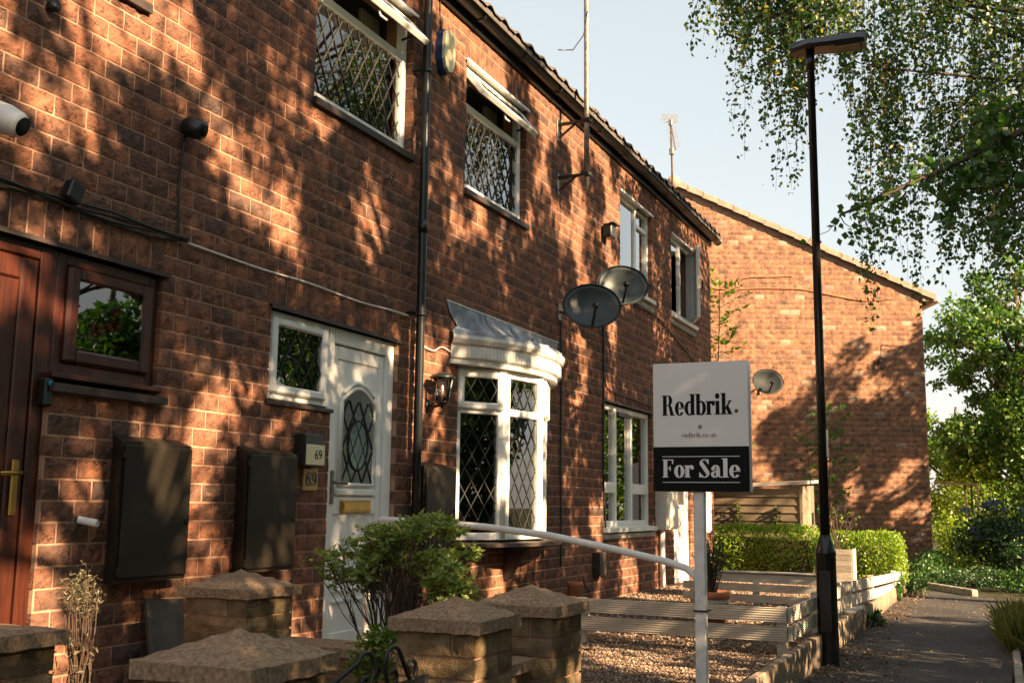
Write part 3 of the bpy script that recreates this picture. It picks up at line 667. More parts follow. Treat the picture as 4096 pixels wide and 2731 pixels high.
ld.add([p for r in rows for p in r], [(j*29+i, j*29+i+1, (j+1)*29+i+1, (j+1)*29+i) for j in range(4) for i in range(28)], .5, True)
fla = part('lead_flashing', ld, 'lead', bay)
part('flashing_joint', (lambda m: [m.tube([(a[0], a[1]-.006, a[2]), (b[0], b[1]-.006, b[2]), (c[0], c[1]-.006, c[2]), (e[0], e[1]-.004, e[2])], .007, 5) for a, b, c, e in [(rows[0][i], rows[1][i], rows[2][i], rows[3][i]) for i in (8, 14, 20)]] and m)(MB()), 'lead', bay)
part('flashing_edge', MB().tube([(7.64, -.006, 2.835), (10.08, -.006, 2.835)], .008, 6), 'pvc_old', bay)
part('bay_sill', band([(-.3, .915), (.0, .90), (.03, .895), (.03, .865), (-.1, .86), (-.3, .86)], x0=7.82, x1=9.9, sag=.39), 'sill', bay)
part('bay_floor', MB().prism(BP, lambda u, v, h: (u, v, h), .875, .90), 'sill', bay)
part('bracket', MB().prism([(0, .86), (-.24, .86), (-.03, .56), (0, .56)], lambda u, v, h: (h, u, v), 8.82, 8.9), 'sill', bay)
part('bay_head', MB().prism([(x, y+.03) for x, y in BP], lambda u, v, h: (u, v, h), 2.33, 2.36), 'pvc_old', bay)
curtains(bay, 7.95, 9.8, .92, 2.33, .9)
pt = MB().lathe([(.03, 0), (.075, .05), (.085, .16), (.05, .27), (.0, .3)], (8.05, .12, .92), 16); part('vase', pt, 'terra', bay)

# ------------------------------------------------------------------ things fixed to the terrace wall
dp = thing('downpipe', (7.085, -.075, .2), 'black plastic downpipe running down the brick wall beside the white door', 'downpipe')
part('pipe', MB().tube([(7.085, -.075, .2), (7.085, -.075, 2.0), (7.085, -.075, 4.0), (7.085, -.075, 5.22), (7.085, -.09, 5.34)], .034, 16), 'black', dp)
for z in (.95, 2.62, 4.55): part('pipe_clip', MB().lathe([(.034, -.014), (.041, -.014), (.041, .014), (.034, .014)], (7.085, -.075, z), 16).box(7.0, 7.05, -.06, -.045, z-.012, z+.012).box(6.995, 7.025, -.06, 0, z-.014, z+.014), 'black', dp)
part('collar', MB().lathe([(.034, -.05), (.039, -.05), (.039, .05), (.034, .05)], (7.085, -.075, 3.3), 16), 'black', dp)
def cable(name, pts, r, mat, label, group=None):
    # smooth the polyline a little
    P = [Vector(p) for p in pts]; Q = []
    for i in range(len(P)-1):
        for t in (0, .25, .5, .75):
            p0, p1, p2, p3 = P[max(i-1, 0)], P[i], P[i+1], P[min(i+2, len(P)-1)]
            Q.append(.5*((2*p1)+(p2-p0)*t+(2*p0-5*p1+4*p2-p3)*t*t+(3*p1-p0-3*p2+p3)*t**3))
    Q.append(P[-1]); return solo(name, MB().tube(Q, r, 6), mat, label, 'cable', group)
cable('cable', [(7.135, -.02, 5.25), (7.135, -.02, 4), (7.13, -.02, 3.0), (7.14, -.02, 2.5), (7.13, -.02, 2.3), (7.145, -.02, 1.9)], .005, 'pvc', 'thin white cable running down right beside the black downpipe')
cable('cable', [(4.56, -.012, 2.6), (5.2, -.012, 2.59), (5.7, -.012, 2.6), (6.3, -.014, 2.585), (6.7, -.012, 2.6), (7.04, -.02, 2.6)], .0065, 'pvc_old', 'pale thin cable along the wall above the white door')
bundle = thing('cable_bundle', (3.6, -.03, 2.57), 'bundle of black cables running along the wall above the red-brown door', 'cables')
for k in range(4): part('cable', MB().tube([(2.3+.28*i, -.018-.006*k, 2.575+.012*k+.012*math.sin(i*1.7+k*1.3)+.02*(i == 8)) for i in range(9)], .0075, 6), 'black' if k else 'came', bundle)
wc = thing('security_camera', (4.5, -.08, 3.22), 'round black security camera on the bare wall above the red-brown door', 'camera')
part('housing', MB().lathe([(.0, 0), (.045, .0), (.058, .02), (.060, .07), (.052, .11), (.046, .118), (.0, .118)], (4.47, -.02, 3.24), 20, (.25, -.9, -.28)), 'black', wc)
part('lens', MB().lathe([(.0, 0), (.034, 0), (.030, .012), (.0, .016)], (4.497, -.128, 3.205), 16, (.25, -.9, -.28)), 'ink', wc)
part('cable', MB().tube([(4.47, -.03, 3.19), (4.475, -.012, 3.1), (4.46, -.012, 2.9), (4.475, -.012, 2.68), (4.47, -.014, 2.61), (4.42, -.02, 2.585)], .008, 6), 'black', wc)
wc = thing('security_camera', (3.22, -.05, 2.68), 'white bullet security camera on a wall arm beside the red-brown door head', 'camera')
part('housing', MB().lathe([(.0, -.09), (.04, -.075), (.062, -.03), (.066, .03), (.058, .09), (.046, .11), (.0, .112)], (3.20, -.13, 2.84), 22, (.3, -.85, -.42)), 'pvc', wc)
part('face', MB().lathe([(.0, 0), (.042, 0), (.042, .006), (.0, .008)], (3.234, -.226, 2.793), 18, (.3, -.85, -.42)), 'ink', wc)
part('arm', MB().tube([(3.2, 0, 2.68), (3.2, -.05, 2.68), (3.2, -.1, 2.75)], .02, 8).box(3.15, 3.25, -.012, 0, 2.62, 2.73, .005), 'black', wc)
sn = thing('security_sensor', (3.72, -.05, 2.6), 'small square black sensor box clipped above the cable bundle', 'sensor')
b = MB().box(3.665, 3.755, -.07, -.012, 2.6, 2.7, .008); b.rot((3.71, -.04, 2.65), (0, 1, 0), R(18)); part('housing', b, 'black', sn); part('clip', MB().box(3.69, 3.74, -.02, 0, 2.58, 2.63, .003), 'black', sn)
solo('vent_stub', MB().lathe([(.0, 0), (.02, 0), (.028, .02), (.03, .05), (.0, .055)], (3.52, 0, 3.51), 12, (0, -1, 0)), 'black', 'small black vent stub on the wall left of the black security camera', 'vent')
al = thing('alarm_box', (7.44, -.03, 4.66), 'cream and blue burglar alarm box high on the wall beside the downpipe', 'alarm')
shield = [(-.085, .33), (-.10, .22), (-.095, .10), (-.06, .03), (0, -.0), (.06, .03), (.095, .10), (.10, .22), (.085, .33), (.05, .37), (0, .385), (-.05, .37)]
part('back_box', MB().prism(shield, lambda u, v, h: (7.45+u, h, 4.665+v), -.062, 0), 'blue', al)
part('cover', MB().prism([(u*.93, .01+v*.95) for u, v in shield], lambda u, v, h: (7.45+u, h, 4.67+v), -.086, -.0605), 'cream', al)
part('cable', MB().tube([(7.44, -.008, 5.04), (7.41, -.008, 5.15), (7.405, -.008, 5.29)], .005, 5), 'came', al)
def meter(x0, x1, z0, z1, mat, label, d=.12, group='meter boxes'):
    m = thing('meter_box', ((x0+x1)/2, -.05, z0), label, 'meter box', group)
    b = MB(); v = [(x0+.055, 0, z0), (x1, 0, z0), (x1, 0, z1+.03), (x0+.055, 0, z1+.03), (x0, -d+.01, z0+.01), (x1, -d+.01, z0+.01), (x1, -d+.01, z1-.005), (x0, -d+.01, z1-.005)]
    b.add(v, [(4, 5, 6, 7), (0, 4, 7, 3), (1, 2, 6, 5), (3, 7, 6, 2), (0, 1, 5, 4)]); part('case', b, mat, m)
    part('door', MB().box(x0+.02, x1-.006, -d-.008, -d+.008, z0+.03, z1-.02, .006), mat, m)
    for z in (z0+.06, z1-.07): part('hinge', MB().box(x0+.006, x0+.03, -d-.012, -d+.008, z-.02, z+.02, .004), mat, m)
    part('lock', MB().lathe([(0, 0), (.013, 0), (.013, .008), (0, .008)], (x1-.035, -d-.006, z0+.3), 12, (0, -1, 0)), 'ink' if mat != 'meterw' else 'came', m)
meter(4.06, 4.565, .80, 1.495, 'meter', 'dark brown meter box on the wall under the red-framed window')
meter(5.03, 5.515, .80, 1.495, 'meter', 'dark brown meter box beside the house number plates')
meter(7.13, 7.64, .86, 1.49, 'meter', 'dark brown meter box between the downpipe and the bow window')
meter(13.42, 13.95, .92, 1.75, 'meterw', 'white meter box beside the three-light window of the end house', .17)
meter(15.35, 15.82, .85, 1.6, 'meterw', 'white meter box on the last stretch of wall past the end door', .15)
solo('waste_pipe', MB().tube([(13.62, -.05, .92), (13.62, -.05, .2)], .035, 10), 'pvc', 'white plastic pipe dropping from the end-house meter box to the gravel', 'pipe')
ln = thing('wall_lantern', (7.33, -.1, 1.95), 'black carriage lantern with clear panes between downpipe and bow window', 'lantern')
c = (7.36, -.13)
part('roof', MB().lathe([(.105, 0), (.10, .012), (.075, .03), (.03, .045), (.012, .05), (.0, .052)], (*c, 2.165), 6), 'black', ln)
part('base', MB().lathe([(.0, -.045), (.012, -.04), (.014, -.02), (.055, 0), (.058, .012), (.0, .014)], (*c, 1.975), 6), 'black', ln)
for k in range(6):
    a = k*math.pi/3; part('rib', MB().bar((c[0]+.056*math.cos(a), c[1]+.056*math.sin(a), 1.985), (c[0]+.088*math.cos(a), c[1]+.088*math.sin(a), 2.168), .007, .007), 'black', ln)
part('glazing', MB().lathe([(.050, 0), (.081, .178)], (*c, 1.988), 6), 'lglass', ln); part('candle', MB().lathe([(.0, 0), (.011, 0), (.011, .12), (.0, .13)], (*c, 1.985), 8), 'pvc', ln)
part('arm', MB().tube([(c[0], 0, 1.96), (c[0], -.06, 1.95), (c[0], -.13, 1.96)], .012, 8).lathe([(.0, 0), (.045, 0), (.04, .015), (.0, .02)], (c[0], 0, 1.96), 16, (0, -1, 0)), 'black', ln)

# lettering built from strokes: rings, stems and serifs
def ring(cx, cy, ax, ay, bx, by, t0=0, t1=360, n=40):
    T = [R(t0+(t1-t0)*i/n) for i in range(n+1)]
    return [([(cx+ax*math.cos(a), cy+ay*math.sin(a)), (cx+ax*math.cos(b), cy+ay*math.sin(b)), (cx+bx*math.cos(b), cy+by*math.sin(b)), (cx+bx*math.cos(a), cy+by*math.sin(a))]) for a, b in zip(T, T[1:])]
def rect(x0, y0, x1, y1): return [[(x0, y0), (x1, y0), (x1, y1), (x0, y1)]]
def dot(cx, cy, r): return [[(cx+r*math.cos(k*.2618), cy+r*math.sin(k*.2618)) for k in range(24)]]
T_, S_ = .17, .035   # stem and hairline, x-height .5, cap .75
def stem(x, y0, y1, foot=True, head=True):
    g = rect(x, y0, x+T_, y1)
    if foot: g += rect(x-.06, y0, x+T_+.06, y0+S_)
    if head: g += rect(x-.07, y1-S_, x+.01, y1)
    return g
GL = {'R': (.70, stem(.06, 0, .75)+rect(.2, .72, .36, .75)+rect(.2, .36, .36, .39)+ring(.34, .555, .21, .195, .06, .165, -90, 90)+[[(.36, .39), (.50, .36), (.62, .05), (.47, .05)]]+rect(.47, 0, .70, S_)+[[(.47, 0), (.64, 0), (.60, .12), (.45, .12)]]),
      'e': (.52, ring(.26, .25, .25, .265, .09, .235, 8, 325)+rect(.05, .235, .505, .27)),
      'd': (.58, ring(.27, .25, .26, .265, .10, .225, 55, 305)+rect(.355, 0, .525, .78)+rect(.28, .745, .36, .78)+rect(.5, 0, .58, S_)),
      'b': (.57, rect(.06, 0, .23, .78)+rect(-.01, .745, .07, .78)+ring(.31, .25, .26, .265, .10, .225, -125, 125)),
      'r': (.45, stem(.05, 0, .5)+ring(.34, .37, .14, .14, .05, .105, 20, 165)+dot(.395, .40, .075)),
      'i': (.31, stem(.06, 0, .5)+dot(.14, .68, .1)),
      'k': (.60, rect(.06, 0, .23, .78)+rect(-.01, .745, .07, .78)+rect(0, 0, .29, S_)+[[(.22, .2), (.27, .18), (.52, .47), (.46, .48)]]+[[(.27, .25), (.39, .32), (.57, .03), (.40, .03)]]+rect(.36, 0, .61, S_)+rect(.38, .465, .58, .5)),
      'F': (.60, stem(.06, 0, .75)+rect(.2, .715, .56, .75)+rect(.52, .56, .56, .75)+rect(.2, .36, .42, .39)+rect(.385, .28, .42, .47)),
      'o': (.54, ring(.27, .25, .26, .265, .10, .235)),
      'S': (.56, ring(.28, .555, .22, .205, .13, .165, 25, 180)+ring(.28, .20, .235, .21, .135, .175, -155, 0)+[[(.06, .55), (.20, .62), (.515, .22), (.38, .14)]]+rect(.44, .56, .48, .75)+rect(.04, .0, .08, .2)),
      'a': (.54, rect(.27, .03, .43, .36)+ring(.25, .34, .18, .175, .05, .14, 10, 160)+dot(.115, .36, .07)+ring(.2, .13, .17, .14, .05, .10, 40, 320)+rect(.42, 0, .53, .045)),
      'l': (.31, rect(.06, 0, .23, .78)+rect(-.01, .745, .07, .78)+rect(0, 0, .29, S_)), ' ': (.25, [])}
def word(txt, fn, x0, x1, y0, hscale):
    tot = sum(GL[c][0] for c in txt)+.03*(len(txt)-1); sx = (x1-x0)/tot; mb = MB(); x = 0; q = 0
    for ch in txt:
        for sh in (0., .035):
            for poly in GL[ch][1]:
                q += 1; e = .0010+.00004*(q % 17)
                mb.prism([(x0+(x+u+sh)*sx, y0+v*hscale) for u, v in poly], fn, 0, e)
        x += GL[ch][0]+.03
    return mb
def font_text(body, size, xform, name, mat, parent, ext=.001):
    cu = bpy.data.curves.new(name, 'FONT'); cu.body = body; cu.size = size; cu.extrude = ext; cu.align_x = 'CENTER'; cu.align_y = 'CENTER'; cu.resolution_u = 3
    o = bpy.data.objects.new('tmp', cu); COL.objects.link(o); me = bpy.data.meshes.new_from_object(o.evaluated_get(bpy.context.evaluated_depsgraph_get()))
    bpy.data.objects.remove(o); b = Vector(BASE[parent.name])
    me.transform(Matrix.Translation(-b)@xform); me.materials.clear(); me.materials.append(M[mat]); me.name = name
    return link(name, me, None, parent)
def facing(px, py, pz, right, up=(0, 0, 1)):
    r, u = Vector(right), Vector(up); n = r.cross(u); m = Matrix((r, u, n)).transposed().to_4x4(); m.translation = (px, py, pz); return m
nl = thing('number_light', (5.74, -.05, 1.43), 'black and cream house number light box reading 69', 'house number')
part('box', MB().box(5.63, 5.845, -.085, 0, 1.43, 1.635, .012), 'black', nl); part('face', MB().box(5.645, 5.845, -.094, -.083, 1.437, 1.565, .004), 'cream', nl)
font_text('69', .085, facing(5.77, -.0945, 1.50, (1, 0, 0)), 'digits', 'ink', nl)
npz = thing('number_plate', (5.81, -.01, 1.28), 'gold house number plate reading 69 below the number light', 'house number')
part('plate', MB().box(5.735, 5.895, -.014, 0, 1.28, 1.42, .004), 'yellow', npz)
d69 = MB(); fn69 = lambda u, v, h: (5.75+u*.13, -.0145-h, 1.305+v*.13)
for poly in ring(.25, .26, .21, .24, .07, .17)+ring(.33, .42, .29, .28, .13, .24, 85, 205)+ring(.78, .48, .21, .24, .07, .17)+ring(.70, .32, .29, .28, .13, .24, -95, 25)+dot(.44, .62, .07)+dot(.58, .12, .07): d69.prism(poly, fn69, 0, .0015)
part('digits', d69, 'dish', npz)
solo('pipe_stub', MB().tube([(3.93, 0, 1.11), (3.96, -.09, 1.095)], .018, 12, False).tube([(3.96, -.09, 1.095), (3.93, .0, 1.11)], .013, 12, False), 'pvc', 'short white plastic overflow pipe poking out below the red-framed window', 'pipe')
s = MB().box(0, .27, 0, .03, 0, .54, .006); s.rot((0, 0, 0), (1, 0, 0), R(-14)); s.rot((0, 0, 0), (0, 1, 0), R(3)); xf(s, lambda x, y, z: (4.35+x, -.17+y, .19+z))
solo('slate_slab', s, 'slate', 'dark slate slab leaning on the wall beside a stone pier', 'slab')
for (x, z, n_) in ((6.62, 3.55, 'on the bare wall above the white door'), (8.62, 3.55, 'under the second leaded upper window')):
    solo('wall_hook', MB().tube([(x, 0, z), (x, -.05, z), (x+.01, -.06, z-.03)], .006, 6).tube([(x+.02+.022*math.cos(a*.5236), -.05, z+.012+.022*math.sin(a*.5236)) for a in range(12)], .005, 5), 'iron', 'small rusty hook '+n_, 'hook')
bb = thing('flood_light', (11.5, -.08, 4.24), 'small black floodlight box on the wall left of the plain upper window', 'light')
part('housing', MB().box(11.4, 11.57, -.13, -.02, 4.24, 4.40, .012), 'black', bb); part('visor', MB().box(11.39, 11.58, -.17, -.10, 4.39, 4.405, .003), 'black', bb); part('mount', MB().box(11.45, 11.52, -.03, 0, 4.28, 4.36, .004), 'black', bb)
# aerial mast
ms = thing('aerial_mast', (10.05, -.32, 4.42), 'tall galvanised aerial mast on two wall brackets by the gutter', 'mast')
part('pole', MB().tube([(10.05, -.32, 4.42), (10.05, -.32, 5.4), (10.04, -.32, 6.4), (10.06, -.33, 9.2)], .028, 12), 'steel', ms)
for z in (5.12, 4.55):
    part('bracket', MB().bar((10.05, 0, z), (10.05, -.37, z), .04, .03, .004).bar((10.05, -.02, z-.14), (10.05, -.2, z-.01), .02, .02).box(10.02, 10.08, -.012, 0, z-.18, z+.05, .003).box(10.0, 10.1, -.365, -.275, z-.02, z+.02, .004), 'black', ms)
part('cable', MB().tube([(10.02, -.34, 6.3), (9.93, -.33, 6.0), (9.7, -.3, 5.75), (9.45, -.24, 5.66)], .006, 5), 'black', ms)
def sat_dish(c, nrm, a, b, label, plate, mat='dish', arm=True, group='satellite dishes on the terrace'):
    t = thing('satellite_dish', plate, label, 'satellite dish', group); c = Vector(c); n = Vector(nrm).normalized(); r = Vector((0, 0, 1)).cross(n).normalized(); u = n.cross(r)
    mb = MB(); N_ = 36; K = 6; vs = []
    for back in (0, 1):
        for k in range(K+1):
            q = k/K
            for j in range(N_):
                th_ = 6.2832*j/N_; vs.append(c+r*(a*q*math.cos(th_))+u*(b*q*math.sin(th_))+n*(.075*q*q-(.008 if back else 0)))
    m = (K+1)*N_; f_ = []
    for back in (0, 1):
        for k in range(K):
            for j in range(N_): f_.append(tuple(x+back*m for x in (k*N_+j, k*N_+(j+1) % N_, (k+1)*N_+(j+1) % N_, (k+1)*N_+j)))
    f_ += [(K*N_+j, K*N_+(j+1) % N_, m+K*N_+(j+1) % N_, m+K*N_+j) for j in range(N_)]
    mb.add(vs, f_, .5, True); part('reflector', mb, mat, t)
    rim = [c+r*(a*math.cos(j*.1745))+u*(b*math.sin(j*.1745))+n*.075 for j in range(37)]; part('rim', MB().tube(rim, .007, 6), 'black', t)
    foot = c-u*b*.92+n*.07; head = c-u*b*.42+n*.30
    part('feed_arm', MB().bar(foot-n*.06, head, .022, .03, .004), 'black', t)
    part('receiver', MB().lathe([(.0, 0), (.03, 0), (.03, .05), (.022, .1), (.0, .1)], head, 12, tuple(-n*.8+u*.35)).box(head.x-.05, head.x+.05, head.y-.02, head.y+.02, head.z-.01, head.z+.025, .005), 'black', t)
    p = Vector(plate); part('mount_arm', MB().tube([c-n*.02, c-n*.12, Vector((p.x, p.y-.18 if arm else p.y, c.z-.02)), p], .016, 8), 'steel', t)
    part('wall_plate', MB().box(p.x-.04, p.x+.04, p.y-.014, p.y, p.z-.09, p.z+.09, .004), 'steel', t)
sat_dish((9.91, -.42, 3.13), (-.86, -.47, .22), .285, .228, 'nearer dark mesh satellite dish overlapping the other one', (10.11, 0, 3.16))
sat_dish((10.74, -.46, 3.49), (-.86, -.47, .22), .275, .222, 'dark satellite dish behind another, in front of the plain upper window', (10.98, 0, 3.45))
cable('cable', [(10.14, -.012, 3.06), (10.16, -.012, 2.2), (10.15, -.012, 1.5), (10.18, -.012, 1.0), (10.15, -.02, .62)], .009, 'black', 'black cable hanging straight down the wall from the nearer satellite dish')
cable('cable', [(11.45, -.012, 3.45), (11.46, -.012, 2.6), (11.45, -.012, 1.6), (11.5, -.015, 1.0), (11.42, -.03, .62), (11.3, -.04, .45)], .012, 'black', 'thick black cable beside the three-light window from upper dish to the ground box')
cable('cable', [(11.5, -.012, 2.66), (11.62, -.012, 2.52), (12.3, -.012, 2.5), (13.4, -.012, 2.48), (14.2, -.012, 2.5)], .007, 'black', 'black cable sagging over the head of the three-light window')
cable('cable', [(12.6, -.012, 3.66), (13.5, -.014, 3.68), (14.6, -.012, 3.5), (15.6, -.012, 3.3), (16.55, -.012, 3.1)], .008, 'black', 'black cable looping below the end upper windows')
cable('cable', [(7.2, -.012, 2.42), (7.4, -.014, 2.39), (7.55, -.012, 2.44), (7.72, -.012, 2.42)], .006, 'pvc_old', 'short pale cable between the downpipe and the bow window cornice')
solo('terracotta_flue', MB().lathe([(.07, 0), (.07, .28), (.078, .29), (.078, .32), (.055, .32), (.055, .2), (.0, .2)], (10.06, -.2, .16), 20), 'terra', 'terracotta flue pipe standing at the foot of the wall past the bow window', 'flue')
gb = thing('junction_box', (11.2, -.05, .47), 'slim brown junction box low on the wall under the three-light window', 'box')
part('box', MB().box(11.12, 11.32, -.09, 0, .47, .72, .008), 'sill', gb); part('loop', MB().tube([(11.18, -.04, .47), (11.1, -.05, .36), (10.9, -.05, .33), (10.75, -.05, .4), (10.72, -.04, .5)], .006, 6), 'came', gb)

# ------------------------------------------------------------------ stone piers, walls, gate
def stone_block(x0, x1, y0, y1, z0, z1, amp=.010):
    """pitched-face walling stone: bulging rough faces"""
    nx, ny, nz = 4, 4, 2; mb = MB(); lim = ((x0, x1), (y0, y1), (z0, z1))
    def face(ax, side):
        o = [k for k in range(3) if k != ax]; n0, n1 = [(nx, ny, nz)[k] for k in o]; vs = []
        for j in range(n1+1):
            for i in range(n0+1):
                p = [0, 0, 0]; p[o[0]] = lim[o[0]][0]+(lim[o[0]][1]-lim[o[0]][0])*i/n0; p[o[1]] = lim[o[1]][0]+(lim[o[1]][1]-lim[o[1]][0])*j/n1
                e = i in (0, n0) or j in (0, n1); d = 0 if e else random.uniform(.15, 1)*amp
                p[ax] = lim[ax][side]+(d if side else -d); vs.append(tuple(p))
        mb.add(vs, [(j*(n0+1)+i, j*(n0+1)+i+1, (j+1)*(n0+1)+i+1, (j+1)*(n0+1)+i) for j in range(n1) for i in range(n0)], 0)
    for ax in (0, 1): face(ax, 0); face(ax, 1)
    mb.box(x0+.001, x1-.001, y0+.001, y1-.001, z0, z1, 0, 0.); mb.r = [0.]*len(mb.f); return mb
def cap_mb(cx, cy, s, z, apex, th=.045, n=8):
    mb = MB(); h = s/2; vs = []
    for j in range(n+1):
        for i in range(n+1):
            u, v = 2*i/n-1, 2*j/n-1; m = max(abs(u), abs(v)); zz = z+(apex-z)*(1-m); e = m > .99
            vs.append((cx+u*h+(random.uniform(-.0015, .0015) if e else 0), cy+v*h+(random.uniform(-.0015, .0015) if e else 0), zz+(random.uniform(-.002, .002) if e else random.uniform(-.0006, .0006))))
    mb.add(vs, [(j*(n+1)+i, j*(n+1)+i+1, (j+1)*(n+1)+i+1, (j+1)*(n+1)+i) for j in range(n) for i in range(n)], .5, False)
    rim = [i for i in range(n+1)]+[k*(n+1)+n for k in range(1, n+1)]+[n*(n+1)+i for i in range(n-1, -1, -1)]+[k*(n+1) for k in range(n-1, 0, -1)]
    m = len(rim); lo = [(vs[i][0]+random.uniform(-.002, .002), vs[i][1]+random.uniform(-.002, .002), z-th+random.uniform(-.003, .003)) for i in rim]
    mb.add([vs[i] for i in rim]+lo, [(a, (a+1) % m, m+(a+1) % m, m+a) for a in range(m)]+[tuple(range(m, 2*m))], .5); return mb
def pier(cx, cy, s, z, label, base=.15, flat=False):
    t = thing('stone_pier', (cx, cy, base), label, 'pier', 'stone piers'); apex = z+(.022 if flat else s*.19); th = .045
    part('cap', cap_mb(cx, cy, s, z, apex, th), 'cap', t)
    w = s*.86/2; hs = [.085, .075, .09, .08, .1, .085, .09]; zz = z-th; k = 0
    part('mortar_core', MB().box(cx-w+.008, cx+w-.008, cy-w+.008, cy+w-.008, base, z-th), 'mortar', t)
    while zz > base+.02:
        h = min(hs[k % 7], zz-base); z0, z1 = zz-h+.005, zz-.005; cut = (.30, .62, .42, .55)[k % 4]; xx = cx-w+2*w*cut
        rows = [(cx-w, xx-.005, cy-w, cy+w), (xx+.005, cx+w, cy-w, cy+w)] if k % 2 else [(cx-w, cx+w, cy-w, cy-w+2*w*cut-.005), (cx-w, cx+w, cy-w+2*w*cut+.005, cy+w)]
        for r_ in rows: part('stone', stone_block(*r_, z0, z1), 'stone', t)
        zz -= h; k += 1
    return t
pier(2.41, -2.14, .385, .80, 'stone pier with rough pyramid cap on the hinge side of the iron gate')
pier(3.665, -2.15, .365, .80, 'stone pier with pyramid cap at the latch side of the iron gate')
pier(4.335, -2.165, .385, .80, 'stone pier with pyramid cap beside the gravel garden')
pier(4.40, -.60, .42, .80, 'stone pier with shallow cap close to the house wall by the slate slab')
pier(2.44, -1.09, .42, .80, 'stone pier with flat worn cap near the red-brown door', flat=True)
def low_wall(x0, x1, y0, y1, z, label, along):
    t = thing('garden_wall', ((x0+x1)/2, (y0+y1)/2, .15), label, 'wall', 'low stone garden walls'); th = .04
    c = MB(); n = 10
    if along == 'y': c = cap_mb((x0+x1)/2, (y0+y1)/2, 1, z, z+.008, th); xf(c, lambda x, y, zz: ((x0+x1)/2+(x-(x0+x1)/2)*(x1-x0+.07), (y0+y1)/2+(y-(y0+y1)/2)*(y1-y0), zz))
    else: c = cap_mb((x0+x1)/2, (y0+y1)/2, 1, z, z+.012, th); xf(c, lambda x, y, zz: ((x0+x1)/2+(x-(x0+x1)/2)*(x1-x0), (y0+y1)/2+(y-(y0+y1)/2)*(y1-y0+.07), zz))
    part('coping', c, 'cap', t); part('mortar_core', MB().box(x0+.008, x1-.008, y0+.008, y1-.008, .15, z-th), 'mortar', t)
    zz = z-th; k = 0
    while zz > .17:
        h = min((.09, .08, .1)[k % 3], zz-.15); p = (y0 if along == 'y' else x0); e = (y1 if along == 'y' else x1); q = p
        while q < e-.01:
            L = random.uniform(.16, .3); b = e if e-q-L < .08 else q+L
            part('stone', stone_block(x0, x1, q+.004, b-.004, zz-h+.005, zz-.005) if along == 'y' else stone_block(q+.004, b-.004, y0, y1, zz-h+.005, zz-.005), 'stone', t); q = b
        zz -= h; k += 1
low_wall(4.30, 4.50, -1.98, -.80, .56, 'low stone wall with flat coping running from the house pier to the gravel pier', 'y')
low_wall(3.84, 4.15, -2.24, -2.06, .60, 'short low stone wall filling the gap between two front piers', 'x')
low_wall(2.33, 2.52, -1.95, -1.30, .56, 'low stone wall between the gate pier and the flat-capped pier', 'y')
gt = thing('iron_gate', (3.03, -2.15, .1), 'black wrought iron garden gate with scrolled top between two stone piers', 'gate')
def gz(x): return .715
gx0, gx1 = 2.62, 3.44; Y_ = -2.15
part('stile', MB().bar((gx1-.012, Y_, .05), (gx1-.012, Y_, .735), .024, .024, .003), 'iron', gt); part('stile', MB().bar((gx0+.012, Y_, .05), (gx0+.012, Y_, .735), .024, .024, .003), 'iron', gt)
part('rail', MB().bar((gx0, Y_, .722), (gx1, Y_, .722), .014, .02, .002), 'iron', gt); part('rail', MB().bar((gx0, Y_, .18), (gx1, Y_, .18), .014, .02, .002), 'iron', gt)
for i in range(1, 9): part('bar', MB().bar((gx0+i*(gx1-gx0)/9, Y_, .18), (gx0+i*(gx1-gx0)/9, Y_, .718), .011, .011), 'iron', gt)
def arc_(cx, cz, r, a0, a1, n=12, shrink=1.): return [(cx+r*(1+(shrink-1)*i/n)*math.cos(R(a0+(a1-a0)*i/n)), Y_, cz+r*(1+(shrink-1)*i/n)*math.sin(R(a0+(a1-a0)*i/n))) for i in range(n+1)]
def strip(path): return MB().tube(path, .0075, 6)
for cx, m in ((3.05, 1), (3.20, -1)):
    lead = (gx0+.06, Y_, .725) if m == 1 else (3.33, Y_, .725)
    part('scroll', strip([lead]+arc_(cx-.01*m, .80, .052, 150 if m == 1 else 30, -20 if m == 1 else 200)+[(cx+.02*m, Y_, .74)]+arc_(cx-.012*m, .757, .033, -60 if m == 1 else 240, -330 if m == 1 else 510, 14, .45)), 'iron', gt)
part('scroll', strip(arc_(3.335, .765, .038, -90, 230, 14, .55)), 'iron', gt); part('scroll', strip(arc_(2.72, .75, .03, -90, -400, 14, .5)), 'iron', gt)
for cx in (2.80, 2.98, 3.16): part('hoop', strip(arc_(cx, .62, .085, 0, 180)), 'iron', gt)

gt.location.z -= .115
# ------------------------------------------------------------------ for-sale board and handrail
SG = thing('sale_board', (5.86, -2.51, .19), 'white and black estate agent For Sale board on a white wooden post', 'sign')
y0s, y1s, zb, zt, X_ = -2.272, -2.797, 1.288, 1.991, 5.80; zm = 1.53; W_ = y0s-y1s
part('board', MB().box(X_, X_+.006, y1s, y0s, zm, zt), 'board', SG); part('lower_panel', MB().box(X_-.001, X_+.006, y1s, y0s, zb, zm-.0005), 'ink', SG)
part('back_board', MB().box(X_+.075, X_+.081, y1s, y0s, zb, zt), 'board', SG)
part('post', MB().box(X_+.012, X_+.070, -2.545, -2.489, .05, zt-.1, .003), 'postw', SG)
f_up = lambda u, v, h: (X_-h, y0s-u, zm+v); f_lo = lambda u, v, h: (X_-.001-h, y0s-u, zb+v)
part('lettering', word('Redbrik', f_up, .050, .437, .172, .148), 'ink', SG); part('full_stop', MB().prism(dot(.462, .189, .0105)[0], f_up, 0, .0015), 'redink', SG)
part('lettering', word('For', f_lo, .050, .220, .076, .130), 'board', SG); part('lettering', word('Sale', f_lo, .250, .475, .076, .130), 'board', SG)
